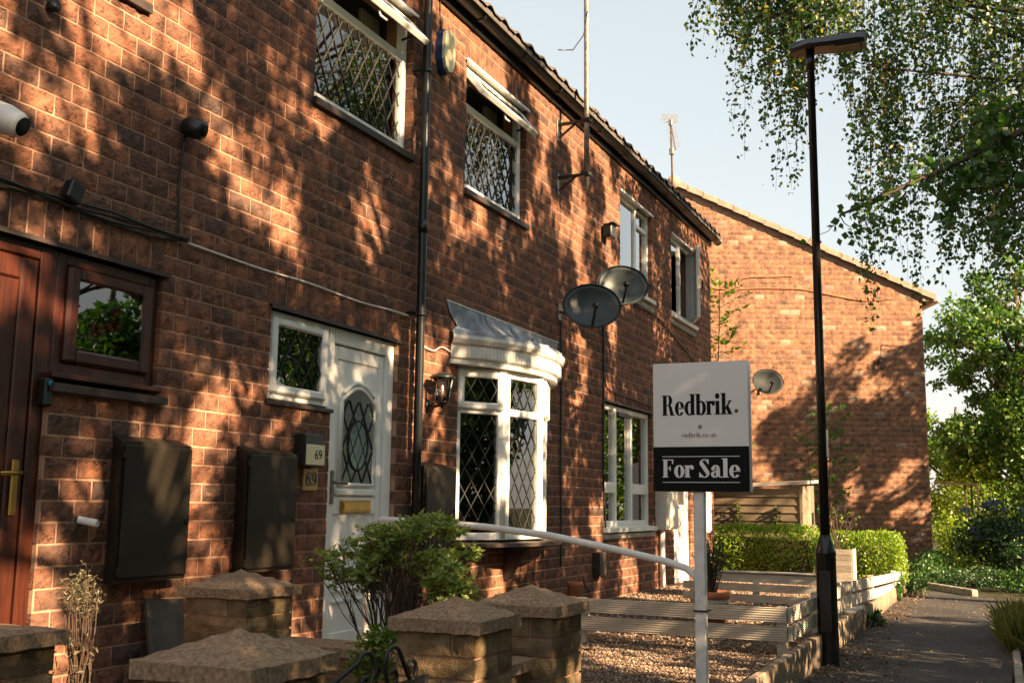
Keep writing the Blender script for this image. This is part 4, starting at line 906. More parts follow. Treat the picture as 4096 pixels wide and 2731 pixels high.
for v in (.048, .187): part('rule', MB().prism(rect(.05, v, .475, v+.0035)[0], f_lo, 0, .0012), 'board', SG)
font_text('redbrik.co.uk', .036, facing(X_-.0008, y0s-.255, zm+.062, (0, -1, 0)), 'web_address', 'redink', SG)
part('bolt', MB().lathe([(0, 0), (.011, 0), (.009, .005), (0, .006)], (X_, y0s-.262, zm+.108), 12, (-1, 0, 0)), 'steel', SG)
for u in (.028, .5): part('screw', MB().lathe([(0, 0), (.0035, 0), (0, .003)], (X_-.001, y0s-u, zb+.118), 8, (-1, 0, 0)), 'steel', SG)
mk = MB()
for i in range(16): mk.box(X_-.0008, X_, y0s-.24-random.uniform(-.02, .03), y0s-.24-random.uniform(-.02, .03)+random.uniform(.002, .009), zm+.30+i*.006, zm+.30+i*.006+random.uniform(.001, .003))
part('scuffs', mk, 'postw', SG)
part('cable_tie', MB().box(X_+.005, X_+.12, -2.552, -2.482, .655, .664), 'black', SG)
RA = thing('handrail', (5.9, -1.3, .19), 'white tubular handrail sloping down to the sale board post', 'handrail')
pts = [(5.9, -.40, 1.0), (5.9, -.42, 1.09), (5.9, -.50, 1.106), (5.9, -.78, 1.098), (5.9, -1.2, 1.075), (5.9, -1.62, 1.033), (5.9, -2.0, .968), (5.9, -2.3, .91), (5.9, -2.42, .876), (5.9, -2.475, .83), (5.9, -2.495, .76), (5.9, -2.50, .66), (5.9, -2.505, .15)]
part('tube', MB().tube(pts, .0205, 14), 'rail', RA); part('flange', MB().lathe([(0, 0), (.04, 0), (.04, .008), (.02, .02), (0, .02)], (5.9, -.40, .95), 16, (0, 0, 1)).tube([(5.9, -.40, .19), (5.9, -.40, 1.02)], .0205, 14), 'rail', RA)

# ------------------------------------------------------------------ lamp column
LP = thing('lamp_column', (9.06, -2.715, 0), 'tall black street lamp column with flat angled head at the path edge', 'street lamp')
part('base', MB().lathe([(.0, -.05), (.082, -.05), (.081, .0), (.078, .84), (.082, .85), (.082, .87), (.074, .885), (.042, 1.0), (.0, 1.0)], (9.06, -2.715, 0), 28), 'lampmetal', LP)
part('shaft', MB().lathe([(.039, .99), (.035, 2.5), (.032, 4.9), (.034, 4.9), (.036, 5.08), (.0, 5.08)], (9.06, -2.715, 0), 20), 'lampmetal', LP)
part('access_door', MB().box(8.974, 8.985, -2.76, -2.67, .25, .72, .003), 'lampmetal', LP)
h = MB(); prof = [(-.10, .0, .09), (.05, .012, .13), (.22, .0, .135), (.46, -.005, .125), (.51, -.01, .10)]
vs = []
for d_, dz, hw in prof:
    for sx, zz in ((-hw, .005), (-hw*.55, .065), (hw*.55, .065), (hw, .005), (hw*.9, -.03), (-hw*.9, -.03)): vs.append((9.06+sx, -2.66-d_, 5.09+dz+zz+.08*max(0, d_)*.2))
h.add(vs, [(i*6+j, i*6+(j+1) % 6, (i+1)*6+(j+1) % 6, (i+1)*6+j) for i in range(4) for j in range(6)]+[(5, 4, 3, 2, 1, 0), (24, 25, 26, 27, 28, 29)])
h.rot((9.06, -2.66, 5.09), (0, 1, 0), R(-6)); part('head', h, 'lampmetal', LP)
l = MB().box(8.97, 9.15, -3.13, -2.93, 5.045, 5.06, .003); l.rot((9.06, -2.66, 5.09), (0, 1, 0), R(-6)); part('lens', l, 'curtain', LP)
part('photocell', MB().lathe([(0, 0), (.04, 0), (.04, .035), (.0, .04)], (9.06, -2.64, 5.15), 14).lathe([(0, 0), (.008, 0), (.002, .07)], (9.06, -2.64, 5.18), 6), 'pvc', LP)
part('sticker', MB().box(9.02, 9.10, -2.755, -2.7525, 1.62, 1.84, 0), 'board', LP)

# ------------------------------------------------------------------ decking fences and timber edging
def deck_board(p, q, z0, z1, th=.026, grooved=True, dz=0.):
    """grooved board standing on edge between plan points p,q; dz = drop at q"""
    p, q = Vector(p), Vector(q); d = (q-p); L = d.length; d.normalize(); n = Vector((-d.y, d.x)); H = z1-z0
    prof = [(th/2, 0), (th/2, H), (-th/2, H)]
    if grooved:
        k = 6; e = []
        for i in range(k):
            a = H-(i+.12)*H/k; b = H-(i+.62)*H/k; e += [(-th/2, a), (-th/2+.006, a-.003), (-th/2+.006, b), (-th/2, b-.003)]
        prof += e
    prof += [(-th/2, 0)]
    mb = MB(); m = len(prof)
    vs = [(p.x+n.x*a, p.y+n.y*a, z0+b) for a, b in prof]+[(q.x+n.x*a, q.y+n.y*a, z0+b+dz) for a, b in prof]
    return mb.add(vs, [tuple(range(m))[::-1], tuple(range(m, 2*m))]+[(i, (i+1) % m, m+(i+1) % m, m+i) for i in range(m)])
def post(x, y, z0, z1, w=.07): return MB().box(x-w/2, x+w/2, y-w/2, y+w/2, z0, z1, .006)
F1 = thing('decking_fence', (7.9, -1.5, .19), 'low fence of two grooved boards behind the sale board, turning the corner along the path', 'fence', 'low decking board fences')
for z0, z1 in ((.417, .515), (.287, .385)):
    part('board', deck_board((7.9, -.35), (7.9, -2.6), z0, z1), 'deck', F1)
    part('board', deck_board((7.93, -2.615), (11.0, -2.60), z0+.0, z1, dz=-.02), 'deck', F1)
for x, y in ((7.945, -.6), (7.945, -1.06), (7.95, -2.56), (9.5, -2.56), (10.9, -2.55)): part('post', post(x, y, .1, .52), 'deck', F1)
F2 = thing('decking_fence', (11.15, -1.2, .19), 'fence of pale boards crossing the gravel behind the potted plant', 'fence', 'low decking board fences')
for z0, z1, g, x in ((.455, .54, False, 11.5), (.392, .467, True, 11.1), (.292, .362, True, 11.08)): part('board', deck_board((x, -1.0), (x, -2.42), z0, z1, .03, g, -.015), 'deck', F2)
part('top_rail', MB().box(11.46, 11.62, -2.4, -1.0, .5405, .556, .004), 'deck', F2)
for y in (-1.05, -1.7, -2.36): part('post', post(11.3, y, .1, .46, .06), 'deck', F2)
part('end_board', MB().box(11.08, 11.5, -2.45, -2.425, .32, .45, .003), 'deck', F2)
F3 = thing('decking_fence', (14, -2.62, .19), 'two-board pale fence along the path beside the clipped hedge', 'fence', 'low decking board fences')
for a, b, za, zb_ in (((11.35, -2.60), (13.5, -2.645), .50, .44), ((13.5, -2.645), (16.9, -2.66), .44, .33)):
    part('board', deck_board(a, b, za-.10, za, .03, False, zb_-za), 'deck', F3); part('board', deck_board(a, b, za-.235, za-.135, .03, False, zb_-za), 'deck', F3)
for x, z in ((11.4, .5), (13.5, .45), (16.5, .36)): part('post', post(x, -2.58, .05, z, .07), 'deck', F3)
part('end_board', MB().box(11.32, 11.345, -2.6, -2.35, .40, .5).box(11.32, 11.345, -2.6, -2.35, .265, .365), 'deck', F3)
ED = thing('timber_edging', (9, -2.64, 0), 'weathered timber sleepers and short log stakes edging the gravel along the path', 'edging')
for a, b in ((4.62, 6.4), (6.405, 8.66), (9.25, 10.95)): part('sleeper', MB().box(a, b, -2.66, -2.60, -.05, .225, .008), 'sleeper', ED)
xx = 8.70
while xx < 17.3:
    if not 9.2 < xx < 10.95:
        r_ = random.uniform(.038, .05); part('log', MB().lathe([(r_*.96, -.05), (r_, .1), (r_*.95, random.uniform(.19, .235)-.03*(xx > 12)), (.0, random.uniform(.20, .24)-.03*(xx > 12))], (xx, -2.64+random.uniform(-.01, .01), 0), 8), 'sleeper', ED); xx += 2*r_+.004
    else: xx += .09
part('cover_board', MB().box(10.97, 11.75, -2.70, -2.45, .225, .25, .004), 'deck', ED)
# gravel of single stones, too many to count
def pebbles(name, xs, ys, n, z, r0, r1, mat, kind='stuff', label=None, cat=None, flat=.55):
    P = np.stack([rng.uniform(*xs, n), rng.uniform(*ys, n), np.full(n, z)], 1); s = rng.uniform(r0, r1, n)
    base = np.array([[1, 0, 0], [0, 1, 0], [-1, 0, 0], [0, -1, 0], [0, 0, 1], [0, 0, -1]], float)
    V = np.empty((n, 6, 3)); ang = rng.uniform(0, 6.28, n); ca, sa = np.cos(ang), np.sin(ang)
    for i in range(6):
        b = base[i]*(1+rng.uniform(-.35, .35, (n, 3))); b[:, 1] *= .8; b[:, 2] *= flat
        b += rng.uniform(-.25, .25, (n, 3))*np.array([1, 1, .5])
        V[:, i, 0] = P[:, 0]+s*(b[:, 0]*ca-b[:, 1]*sa); V[:, i, 1] = P[:, 1]+s*(b[:, 0]*sa+b[:, 1]*ca); V[:, i, 2] = P[:, 2]+s*(b[:, 2]+flat*rng.uniform(.1, 1.0, n))
    T = np.array([[0, 1, 4], [1, 2, 4], [2, 3, 4], [3, 0, 4], [1, 0, 5], [2, 1, 5], [3, 2, 5], [0, 3, 5]])
    F = (np.arange(n)[:, None, None]*6+T[None]).reshape(-1, 3)
    o = link(name, np_mesh(name, V.reshape(-1, 3), F, np.repeat(rng.random(n), 8)), mat); return props(o, label, cat, None, kind)
pebbles('gravel', (4.6, 7.9), (-2.59, -.02), 21000, .188, .006, .0145, 'pebble', label='loose buff and brown gravel filling the front gardens', cat='gravel')
pebbles('gravel', (7.9, 16.4), (-2.59, -.02), 15000, .188, .008, .019, 'pebble', label='loose pale gravel of the garden behind the low fences', cat='gravel')

# ------------------------------------------------------------------ plants in the gardens
def limb(mb, p, q, r0, r1, n=5, sag=.1):
    p, q = Vector(p), Vector(q); L = (q-p).length; pts = []
    for i in range(5):
        t = i/4; a = p.lerp(q, t); w_ = math.sin(math.pi*t)*L*sag
        pts.append(a+Vector((random.uniform(-1, 1)*w_*.5, random.uniform(-1, 1)*w_*.5, random.uniform(-.2, 1)*w_)))
    mb.tube(pts, [r0+(r1-r0)*i/4 for i in range(5)], n, False); return pts
def rosettes(C, k, size, spread=.02):
    """whorls of leaves around twig ends"""
    C = np.asarray(C); P = np.repeat(C, k, 0)+rng.normal(size=(len(C)*k, 3))*spread*.25
    ang = np.tile(np.arange(k)*6.283/k, len(C))+np.repeat(rng.uniform(0, 6, len(C)), k)
    ax = np.stack([np.cos(ang), np.sin(ang), rng.uniform(-.1, .7, len(P))], 1); return P, ax
def shrub(name, base, label, clumps, mat, size, npc, stem_r=.018, k=6, group=None, twigs=True, cat='shrub'):
    t = thing(name, base, label, cat, group); C = []; tw = MB(); b = Vector(base)
    for (cx, cy, cz, rx, rz, w_) in clumps:
        c = np.array([b.x+cx, b.y+cy, b.z+cz]); n = int(npc*w_)
        p = ball(n, c, (rx, rx, rz), .45); C.append(p)
        if twigs:
            s = limb(tw, b+Vector((random.uniform(-.03, .03), random.uniform(-.03, .03), 0)), c, stem_r, stem_r*.4, 6, .12)
            for q in p[::5]: limb(tw, s[random.choice((2, 3, 4))], q, stem_r*.3, .0022, 4, .12)
    C = np.concatenate(C); P, ax = rosettes(C, k, size); foliage('foliage', P, size, mat, t, axis=ax, aspect=.42)
    if twigs: part('stems', tw, 'twig', t)
    return t
AZ = []; ga_ = random.Random(5)
for i in range(40):
    y = -.47+.80*(i+.5)/40+ga_.uniform(-.03, .03); tp_ = .99-1.5*(y+.02)**2 if y < 0 else .99-1.7*y*y
    AZ.append((ga_.uniform(-.16, .16), y, tp_-ga_.uniform(.03, .30), ga_.uniform(.085, .12), ga_.uniform(.05, .075), .42))
shrub('azalea_bush', (4.95, -1.16, .19), 'leafy azalea bush with bare lower stems in front of the white door', AZ, 'leafa', .036, 74, .0075)
shrub('garden_plant', (3.75, -1.72, .15), 'small yellow-green plant growing behind the iron gate', [(0, 0, .40, .09, .2, 1), (.04, -.05, .5, .07, .1, .6)], 'leafy', .035, 70, .006)
dr = thing('dried_plant', (3.25, -.78, .15), 'dried feathery seed-head plant by the wall below the meter box', 'plant')
C = ball(90, (3.245, -.74, .84), (.075, .075, .10), .5); P = np.repeat(C, 11, 0)+rng.normal(size=(990, 3))*.012; foliage('seed_heads', P, .018, 'dry', dr, aspect=.22)
tw = MB()
for q in C[::3]: limb(tw, (3.25, -.76, .15), q, .005, .0012, 4, .06)
P2 = np.stack([3.22+rng.normal(size=160)*.05, -.75+rng.normal(size=160)*.05, rng.uniform(.2, .7, 160)], 1); foliage('leaves', P2, .03, 'dry', dr, aspect=.3); part('stems', tw, 'twig', dr)
PT = thing('plant_pot', (9.85, -1.60, .19), 'terracotta pot with mosaic band holding a spiky shrub', 'pot')
part('pot', MB().lathe([(.0, 0), (.11, 0), (.15, .2), (.152, .215), (.16, .22), (.163, .27), (.15, .275), (.145, .25), (.0, .245)], (9.85, -1.60, .19), 32), 'terra', PT)
part('mosaic_band', MB().lathe([(.143, 0), (.149, .0), (.152, .05), (.146, .05)], (9.85, -1.60, .345), 32), 'mosaic', PT)
PS = thing('potted_shrub', (9.85, -1.60, .43), 'spiky dark green upright stems growing in the terracotta pot', 'plant'); tw = MB(); C = []
for i in range(60):
    a = random.uniform(0, 6.28); r_ = random.uniform(.02, .14); top = Vector((9.85+r_*1.3*math.cos(a), -1.60+r_*1.3*math.sin(a), random.uniform(.72, .97)))
    pts_ = limb(tw, (9.85+r_*.35*math.cos(a), -1.60+r_*.35*math.sin(a), .43), top, .004, .002, 4, .05)
    for j in range(16): C.append(Vector((9.85+r_*.35*math.cos(a), -1.60+r_*.35*math.sin(a), .43)).lerp(top, .45+.55*random.random()))
foliage('foliage', np.array([tuple(c) for c in C]), .035, 'leafd', PS, up=1, aspect=.25, axis=np.tile([0, 0, .9], (len(C), 1))); part('stems', tw, 'twig', PS)
def hedge(name, x0, x1, y0, y1, z0, z1, n, label, mat='leafh', size=.042):
    t = thing(name, ((x0+x1)/2, (y0+y1)/2, z0), label, 'hedge', 'clipped hedges')
    P = rng.uniform((x0, y0, z0), (x1, y1, z1), (n, 3)); c = np.array([(x0+x1)/2, (y0+y1)/2, (z0+z1)/2]); h = np.array([(x1-x0)/2, (y1-y0)/2, (z1-z0)/2])
    q = (P-c)/h; ax = np.argmax(np.abs(q)*np.array([1, 1, 1.02]), 1); s = np.sign(q[np.arange(n), ax]); push = rng.random(n) < .82
    q[np.arange(n), ax] = np.where(push, s*(1-np.abs(rng.normal(size=n))*.09), q[np.arange(n), ax])
    lump = 1+.06*np.sin(P[:, 1]*9+P[:, 2]*5)+.05*np.sin(P[:, 0]*7-P[:, 2]*8)+.04*rng.normal(size=n); q *= lump[:, None]
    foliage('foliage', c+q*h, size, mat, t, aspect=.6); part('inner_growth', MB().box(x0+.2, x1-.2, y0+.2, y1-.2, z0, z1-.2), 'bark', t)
    return t
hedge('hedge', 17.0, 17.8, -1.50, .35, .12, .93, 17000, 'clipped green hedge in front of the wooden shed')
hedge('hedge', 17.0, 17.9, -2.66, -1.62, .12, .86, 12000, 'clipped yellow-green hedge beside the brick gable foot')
pl = thing('planter', (16.1, -1.85, .19), 'grooved wooden planter holding a bare twiggy plant', 'planter')
for i in range(6): part('board', deck_board((16.0, -1.68), (16.0, -2.08), .19+i*.078, .19+i*.078+.074, .02), 'deck', pl)
part('side', MB().box(16.0, 16.35, -2.1, -2.085, .19, .66).box(16.0, 16.35, -1.675, -1.66, .19, .66).box(16.02, 16.33, -2.08, -1.68, .19, .6), 'deck', pl)
tp = thing('bare_shrub', (16.18, -1.88, .6), 'bare brown twigs of a dry shrub in the grooved planter', 'plant'); tw = MB(); E_ = []
for i in range(14):
    q = Vector((16.18+random.uniform(-.12, .12), -1.88+random.uniform(-.24, .24), random.uniform(.95, 1.35))); s = limb(tw, (16.18, -1.88, .6), q, .008, .003, 4, .1)
    for j in range(3): e = s[3]+Vector((random.uniform(-.1, .1), random.uniform(-.14, .14), random.uniform(.05, .2))); limb(tw, s[3], e, .004, .0015, 3, .1); E_.append(tuple(e))
part('twigs', tw, 'twig', tp)['kind'] = 'stuff'; foliage('leaves', np.repeat(np.array(E_[:16]), 5, 0)+rng.normal(size=(80, 3))*.03, .04, 'leafy', tp)

# ------------------------------------------------------------------ shed
SH = thing('garden_shed', (18.7, 0, .1), 'low weathered wooden shed of horizontal boards behind the hedge', 'shed')
zz = .1
while zz < 1.5:
    m = MB().add([(18.0, 1.3, zz), (18.0, -1.08, zz), (18.0, -1.08, zz+.128), (18.0, 1.3, zz+.128), (17.975, 1.3, zz), (17.975, -1.08, zz), (17.993, -1.08, zz+.128), (17.993, 1.3, zz+.128)], [(4, 5, 6, 7), (0, 4, 7, 3), (1, 2, 6, 5), (3, 7, 6, 2), (0, 1, 5, 4)]); part('board', m, 'shed', SH); zz += .13
yy = 18.0
for i in range(9): part('side_board', MB().box(18.0+i*.15+.003, 18.15+i*.15-.003, -1.10, -1.082, .1, 1.6, .002), 'sleeper', SH)
part('corner_post', MB().box(17.965, 18.03, -1.115, -1.07, .1, 1.57), 'sleeper', SH)
part('roof', MB().add([(17.9, 1.4, 1.48), (17.9, -1.18, 1.60), (19.5, -1.18, 1.66), (19.5, 1.4, 1.54), (17.9, 1.4, 1.53), (17.9, -1.18, 1.65), (19.5, -1.18, 1.71), (19.5, 1.4, 1.59)], [(0, 3, 2, 1), (4, 5, 6, 7), (0, 1, 5, 4), (1, 2, 6, 5), (2, 3, 7, 6), (3, 0, 4, 7)]), 'deck', SH)
part('back', MB().box(18.02, 19.4, -1.07, 1.3, .1, 1.45), 'shed', SH); part('latch', MB().box(18.95, 19.05, -1.125, -1.10, .95, 1.15, .004), 'iron', SH)

# ------------------------------------------------------------------ far house with its gable to us
GA = R(24.08); nx_, ny_ = math.cos(GA), math.sin(GA); GO = Vector((22.57, -2.80, 0)); ux, uy = -ny_, nx_
def gfr(u, y, z): return (GO.x+ux*u+nx_*y, GO.y+uy*u+ny_*y, z)      # u to the left, y inward
HG = thing('gable_house', tuple(GO), 'brick house with its windowless gable end facing the terrace', 'house')
GW = 9.82; top = lambda u: 5.40+(7.58-5.40)*(1-abs(u-4.91)/4.91)
gl_ = course_list(0, GW, .1, 7.6, [], top)
# bricks are laid from the right corner leftwards; mirror u so that the local x axis runs left to right
lay_bricks([(-1, GW+1, HG)], [(u, z, L, H) for u, z, L, H in gl_], lambda u, z: gfr(GW-u, 0, z), 'gbrick', math.atan2(-uy, -ux))
gm = MB(); n = 40
poly = [(0, 0), (GW, 0), (GW, 5.42), (4.91, 7.62), (0, 5.42)]
gm.prism(poly, lambda u, v, h: gfr(u, h, v), .006, .25); part('wall', gm, 'mortar', HG)
part('side_wall', MB().prism(poly, lambda u, v, h: gfr(u, h, v), .251, 8.0), 'gbrick', HG)
rf = MB()
def gslab(u0, z0, u1, z1, y0, y1, th): rf.add([gfr(u0, y0, z0), gfr(u1, y0, z1), gfr(u1, y1, z1), gfr(u0, y1, z0), gfr(u0, y0, z0+th), gfr(u1, y0, z1+th), gfr(u1, y1, z1+th), gfr(u0, y1, z0+th)], [(0, 3, 2, 1), (4, 5, 6, 7), (0, 1, 5, 4), (1, 2, 6, 5), (2, 3, 7, 6), (3, 0, 4, 7)], .4)
gslab(-.25, 5.36, 4.91, 7.66, -.06, 8.1, .03); gslab(GW+.25, 5.36, 4.91, 7.66, -.06, 8.1, .03); roof = part('roof', rf, 'vtile', HG)
K = 17
for side in (0, 1):
    for i in range(K):
        f = lambda k: (-.25+(4.91+.25)*k/K if side == 0 else GW+.25-(4.91+.25)*k/K, 5.39+2.30*k/K)
        (ua, za), (ub, zb2) = f(i), f(i+1.12); v = MB(); dz = .02
        v.add([gfr(ua, -.10, za+.045), gfr(ub, -.10, zb2+.02), gfr(ub, .3, zb2+.02), gfr(ua, .3, za+.045), gfr(ua, -.10, za-.075), gfr(ub, -.10, zb2-.095), gfr(ua, -.075, za-.075), gfr(ub, -.075, zb2-.095), gfr(ua, -.075, za+.03), gfr(ub, -.075, zb2+.005)], [(0, 1, 2, 3), (4, 5, 1, 0), (6, 7, 5, 4), (8, 9, 7, 6), (0, 8, 6, 4)]); part('verge_tile', v, 'vtile', roof)
part('ridge_tile', MB().tube([gfr(4.91, -.12, 7.66), gfr(4.91, 1, 7.66), gfr(4.91, 8, 7.66)], .13, 12), 'vtile', roof)
part('gutter', MB().tube([gfr(-.33, .0, 5.33), gfr(-.33, 8.0, 5.33)], .06, 10), 'pvc_old', HG)
part('eaves_box', MB().prism([(-.26, 5.30), (.0, 5.30), (.0, 5.44), (-.26, 5.40)], lambda u, v, h: gfr(u, h, v), -.05, 8), 'vtile', HG)
for lab_, pts_ in zip(('reddish cable stepping up to the verge of the gable', 'long reddish cable tacked under the first along the verge of the gable'), ([(4.3, 5.55), (3.9, 5.5), (3.55, 5.72), (2.9, 5.76), (2.55, 5.78)], [(4.2, 5.35), (3.6, 5.5), (2.6, 5.52), (2.2, 5.48), (1.2, 5.3), (.6, 5.35)])):
    cable('cable', [gfr(u, -.012, z) for u, z in pts_], .012, 'terra', lab_, 'cables on the gable')
cc = thing('coiled_cable', gfr(.86, -.02, 3.95), 'coil of black cable hanging high on the gable near its right corner', 'cable')
part('wire', MB().tube([gfr(.3, -.015, 4.41), gfr(.55, -.015, 4.40), gfr(.83, -.015, 4.42), gfr(.86, -.015, 4.15)], .006, 6), 'black', cc); part('coil', MB().tube([gfr(.86+.085*math.cos(a*.5)*(1-.01*a), -.03-.002*a, 4.05+.10*math.sin(a*.5)) for a in range(40)], .009, 6), 'black', cc)
dc = gfr(3.22, -.45, 3.59); sat_dish(dc, (-nx_, -ny_-.15, .25), .31, .25, 'grey satellite dish on the brick gable', gfr(3.25, 0, 3.5), 'dishm', False, 'satellite dish on the gable')
# television aerial on the terrace end
TA = thing('television_aerial', (16.45, .56, 5.5), 'rusty pole with a comb-shaped television aerial above the end roof', 'aerial')
part('pole', MB().tube([(16.45, .56, 5.5), (16.47, .56, 6.6), (16.44, .57, 7.42)], .016, 8), 'bark', TA); a0 = Vector((16.44, .57, 7.38)); ar = Vector((.408, -.913, 0))
part('boom', MB().bar(a0, a0+Vector((-.45, -.2, -.62)), .016, .016), 'bark', TA)
for i in range(13):
    p = a0+Vector((-.45, -.2, -.62))*(.12+.85*i/13); part('element', MB().bar(p-ar*.085, p+ar*.085, .005, .005), 'steel', TA)
for k in range(7):
    p = a0+Vector((.03, .02, .02+.022*k)); part('reflector_rod', MB().bar(p-ar*.13, p+ar*.13, .007, .007), 'steel', TA)
part('clamp', MB().box(a0.x-.03, a0.x+.03, a0.y-.03, a0.y+.03, a0.z-.05, a0.z+.05, .006).box(16.43, 16.50, .53, .6, 6.85, 6.95, .006), 'steel', TA)

# ------------------------------------------------------------------ trees
def crown_tree(name, base, h, label, clumps, mat, lsize, per, trunk_r=.16, bark='bark', group=None, limb_r=.05, seed=0, shell=.5):
    t = thing(name, base, label, 'tree', group); b = Vector(base); tw = MB()
    top = b+Vector((0, 0, h)); tr = [b+Vector((.12*math.sin(i*1.3+seed), .12*math.cos(i*.9+seed), h*i/6)) for i in range(7)]; tw.tube(tr, [trunk_r*(1.15-.85*i/6) for i in range(7)], 10)
    part('trunk', tw, bark, t); lb = MB(); P = []
    for (cx, cy, cz, r_, w_) in clumps:
        c = b+Vector((cx, cy, cz)); k = min(5, max(1, int(6*(cz-r_*.8)/h))); limb(lb, tr[k], c, limb_r, limb_r*.25, 5, .12)
        m = int(per*w_); sub = max(3, int(m/60)); sc = ball(sub, tuple(c), (r_, r_, r_*.85), shell)
        for s in sc:
            if random.random() < .35: limb(lb, c, s, limb_r*.25, .005, 3, .1)
        P.append(np.repeat(sc, 60, 0)+rng.normal(size=(sub*60, 3))*np.array([.17, .17, .14])*max(.6, r_*.9))
    part('limbs', lb, bark, t); foliage('crown', np.concatenate(P), lsize, mat, t, down=.3); return t
def cl(n, c, r, cr, wt=1., seed=1):
    g = random.Random(seed); out = []
    for i in range(n):
        d = Vector((g.gauss(0, 1), g.gauss(0, 1), g.gauss(0, 1))).normalized()*(g.random()**.4)
        out.append((c[0]+d.x*r[0], c[1]+d.y*r[1], c[2]+d.z*r[2], cr*g.uniform(.7, 1.25), wt))
    return out
# the row of trees along the other side of the path, whose shade dapples the terrace
def lobed_tree(base, h, label, lobes, leaf, per, group, seed):
    t = thing('lime_tree', base, label, 'tree', group); b = Vector(base); tw = MB(); lb = MB(); P = []
    tr = [b+Vector((.12*math.sin(i*1.3+seed), .12*math.cos(i*.9+seed), h*i/6)) for i in range(7)]; tw.tube(tr, [.2*(1.15-.85*i/6) for i in range(7)], 10); part('trunk', tw, 'bark', t)
    for (cx, cy, cz, r_) in lobes:
        c = b+Vector((cx, cy, cz))
        if abs(c.x-3.3) < .55 and 3.9 < c.z < 5.1: continue  # gap shaped into the crowns so that sun reaches the azalea
        limb(lb, tr[min(5, max(1, int(6*(cz-r_)/h)))], c, .035, .008, 4, .12)
        m = int(per*(r_/.4)**2); P.append(ball(m, tuple(c), (r_, r_, r_*1.15), .26))
    part('limbs', lb, 'bark', t); foliage('crown', np.concatenate(P), leaf, 'leafg', t, down=.3); return t
def lobes(n, c, r, r0, r1, seed):
    g = random.Random(seed); out = []
    for i in range(n):
        d = Vector((g.gauss(0, 1), g.gauss(0, 1), g.gauss(0, 1))).normalized()*(g.random()**.36); out.append((c[0]+d.x*r[0], c[1]+d.y*r[1], c[2]+d.z*r[2], g.uniform(r0, r1)))
    return out
SHADE = [(-1.0, -7.9, 3, 46), (2.1, -8.6, 5, 46), (5.0, -7.7, 8, 46), (8.0, -8.5, 11, 56), (11.2, -7.9, 14, 60), (14.8, -9.8, 17, 40)]
for i, (x, y, sd_, nl_) in enumerate(SHADE):
    lobed_tree((x, y, -.05), 8.0, 'tall lime tree standing in the row across the path from the terrace', lobes(int(nl_*1.6), (0, 0, 6.8 if x < 14 else 8.0), (2.1, 1.6, 3.1 if x < 14 else 2.2), .13, .38, sd_)+(lobes(12, (-.2, .3, 4.1), (1.9, .8, .7), .25, .45, 77+i) if x < 9 else []), .10, 640, 'trees across the path', sd_)
for x, y, sd_ in ((-6, -11, 51), (-3, -16, 52), (3, -17, 53), (9, -17.5, 54), (23, -18.5, 55)):  # unseen back row, added to cut sky light on the terrace and fill reflections
    lobed_tree((x, y, -.05), 8, 'tall lime tree of an added unseen second row that screens sky light', lobes(34, (0, 0, 4.0), (3.4, 2.4, 3.4), .6, 1.1, sd_), .26, 70, 'added trees behind the front row', sd_)
lobed_tree((20.0, -8.9, -.05), 7.0, 'broad lime tree across the path whose shade falls on the gable', lobes(105, (0, 0, 5.4), (2.7, 1.5, 2.9), .16, .42, 23), .10, 640, 'trees across the path', 23)
# weeping birch overhanging the path
BT = thing('birch_tree', (15.4, -8.2, -.03), 'weeping silver birch overhanging the path with long leafy strands', 'tree')
tb = MB(); tr = [Vector((15.4-.05*i, -8.2+.04*i*i*.3, 1.7*i)) for i in range(7)]; tb.tube(tr, [.19-.022*i for i in range(7)], 12); part('trunk', tb, 'birchbark', BT)
lb = MB(); tw = MB(); P = []; AX = []
# (x, y, top z, drop, spread, strands) of each hanging curtain, reached by a limb
CURT = [(12.42, -1.38, 8.1, 1.3, .22, 40), (12.55, -1.7, 8.2, 1.7, .25, 30), (12.7, -1.95, 7.6, 2.4, .2, 24), (12.6, -1.9, 8.0, 2.1, .4, 36), (12.7, -2.2, 7.9, 2.0, .45, 30), (12.5, -2.6, 8.0, 1.6, .45, 22), (12.9, -2.9, 7.7, 1.3, .5, 24), (13.2, -2.95, 6.5, 2.6, .22, 30),
        (13.4, -3.5, 7.8, 2.2, .5, 34), (13.6, -4.0, 7.7, 2.6, .5, 36), (13.75, -3.9, 6.1, 2.4, .28, 44), (13.9, -4.5, 7.4, 2.9, .55, 40), (13.85, -4.35, 5.9, 2.2, .38, 48), (14.0, -5.1, 7.2, 3.0, .6, 36), (13.3, -3.3, 8.4, 1.5, .6, 26), (12.9, -2.3, 8.6, 1.3, .7, 26), (14.2, -5.9, 7.0, 2.8, .7, 30), (14.6, -6.8, 8.2, 2.6, 1.0, 34), (15.8, -7.4, 8.8, 2.6, 1.1, 34), (16.2, -9.2, 8.6, 2.8, 1.2, 30), (14.6, -9.4, 8.6, 2.8, 1.2, 30), (15.4, -8.2, 10.2, 2.4, 1.2, 34)]
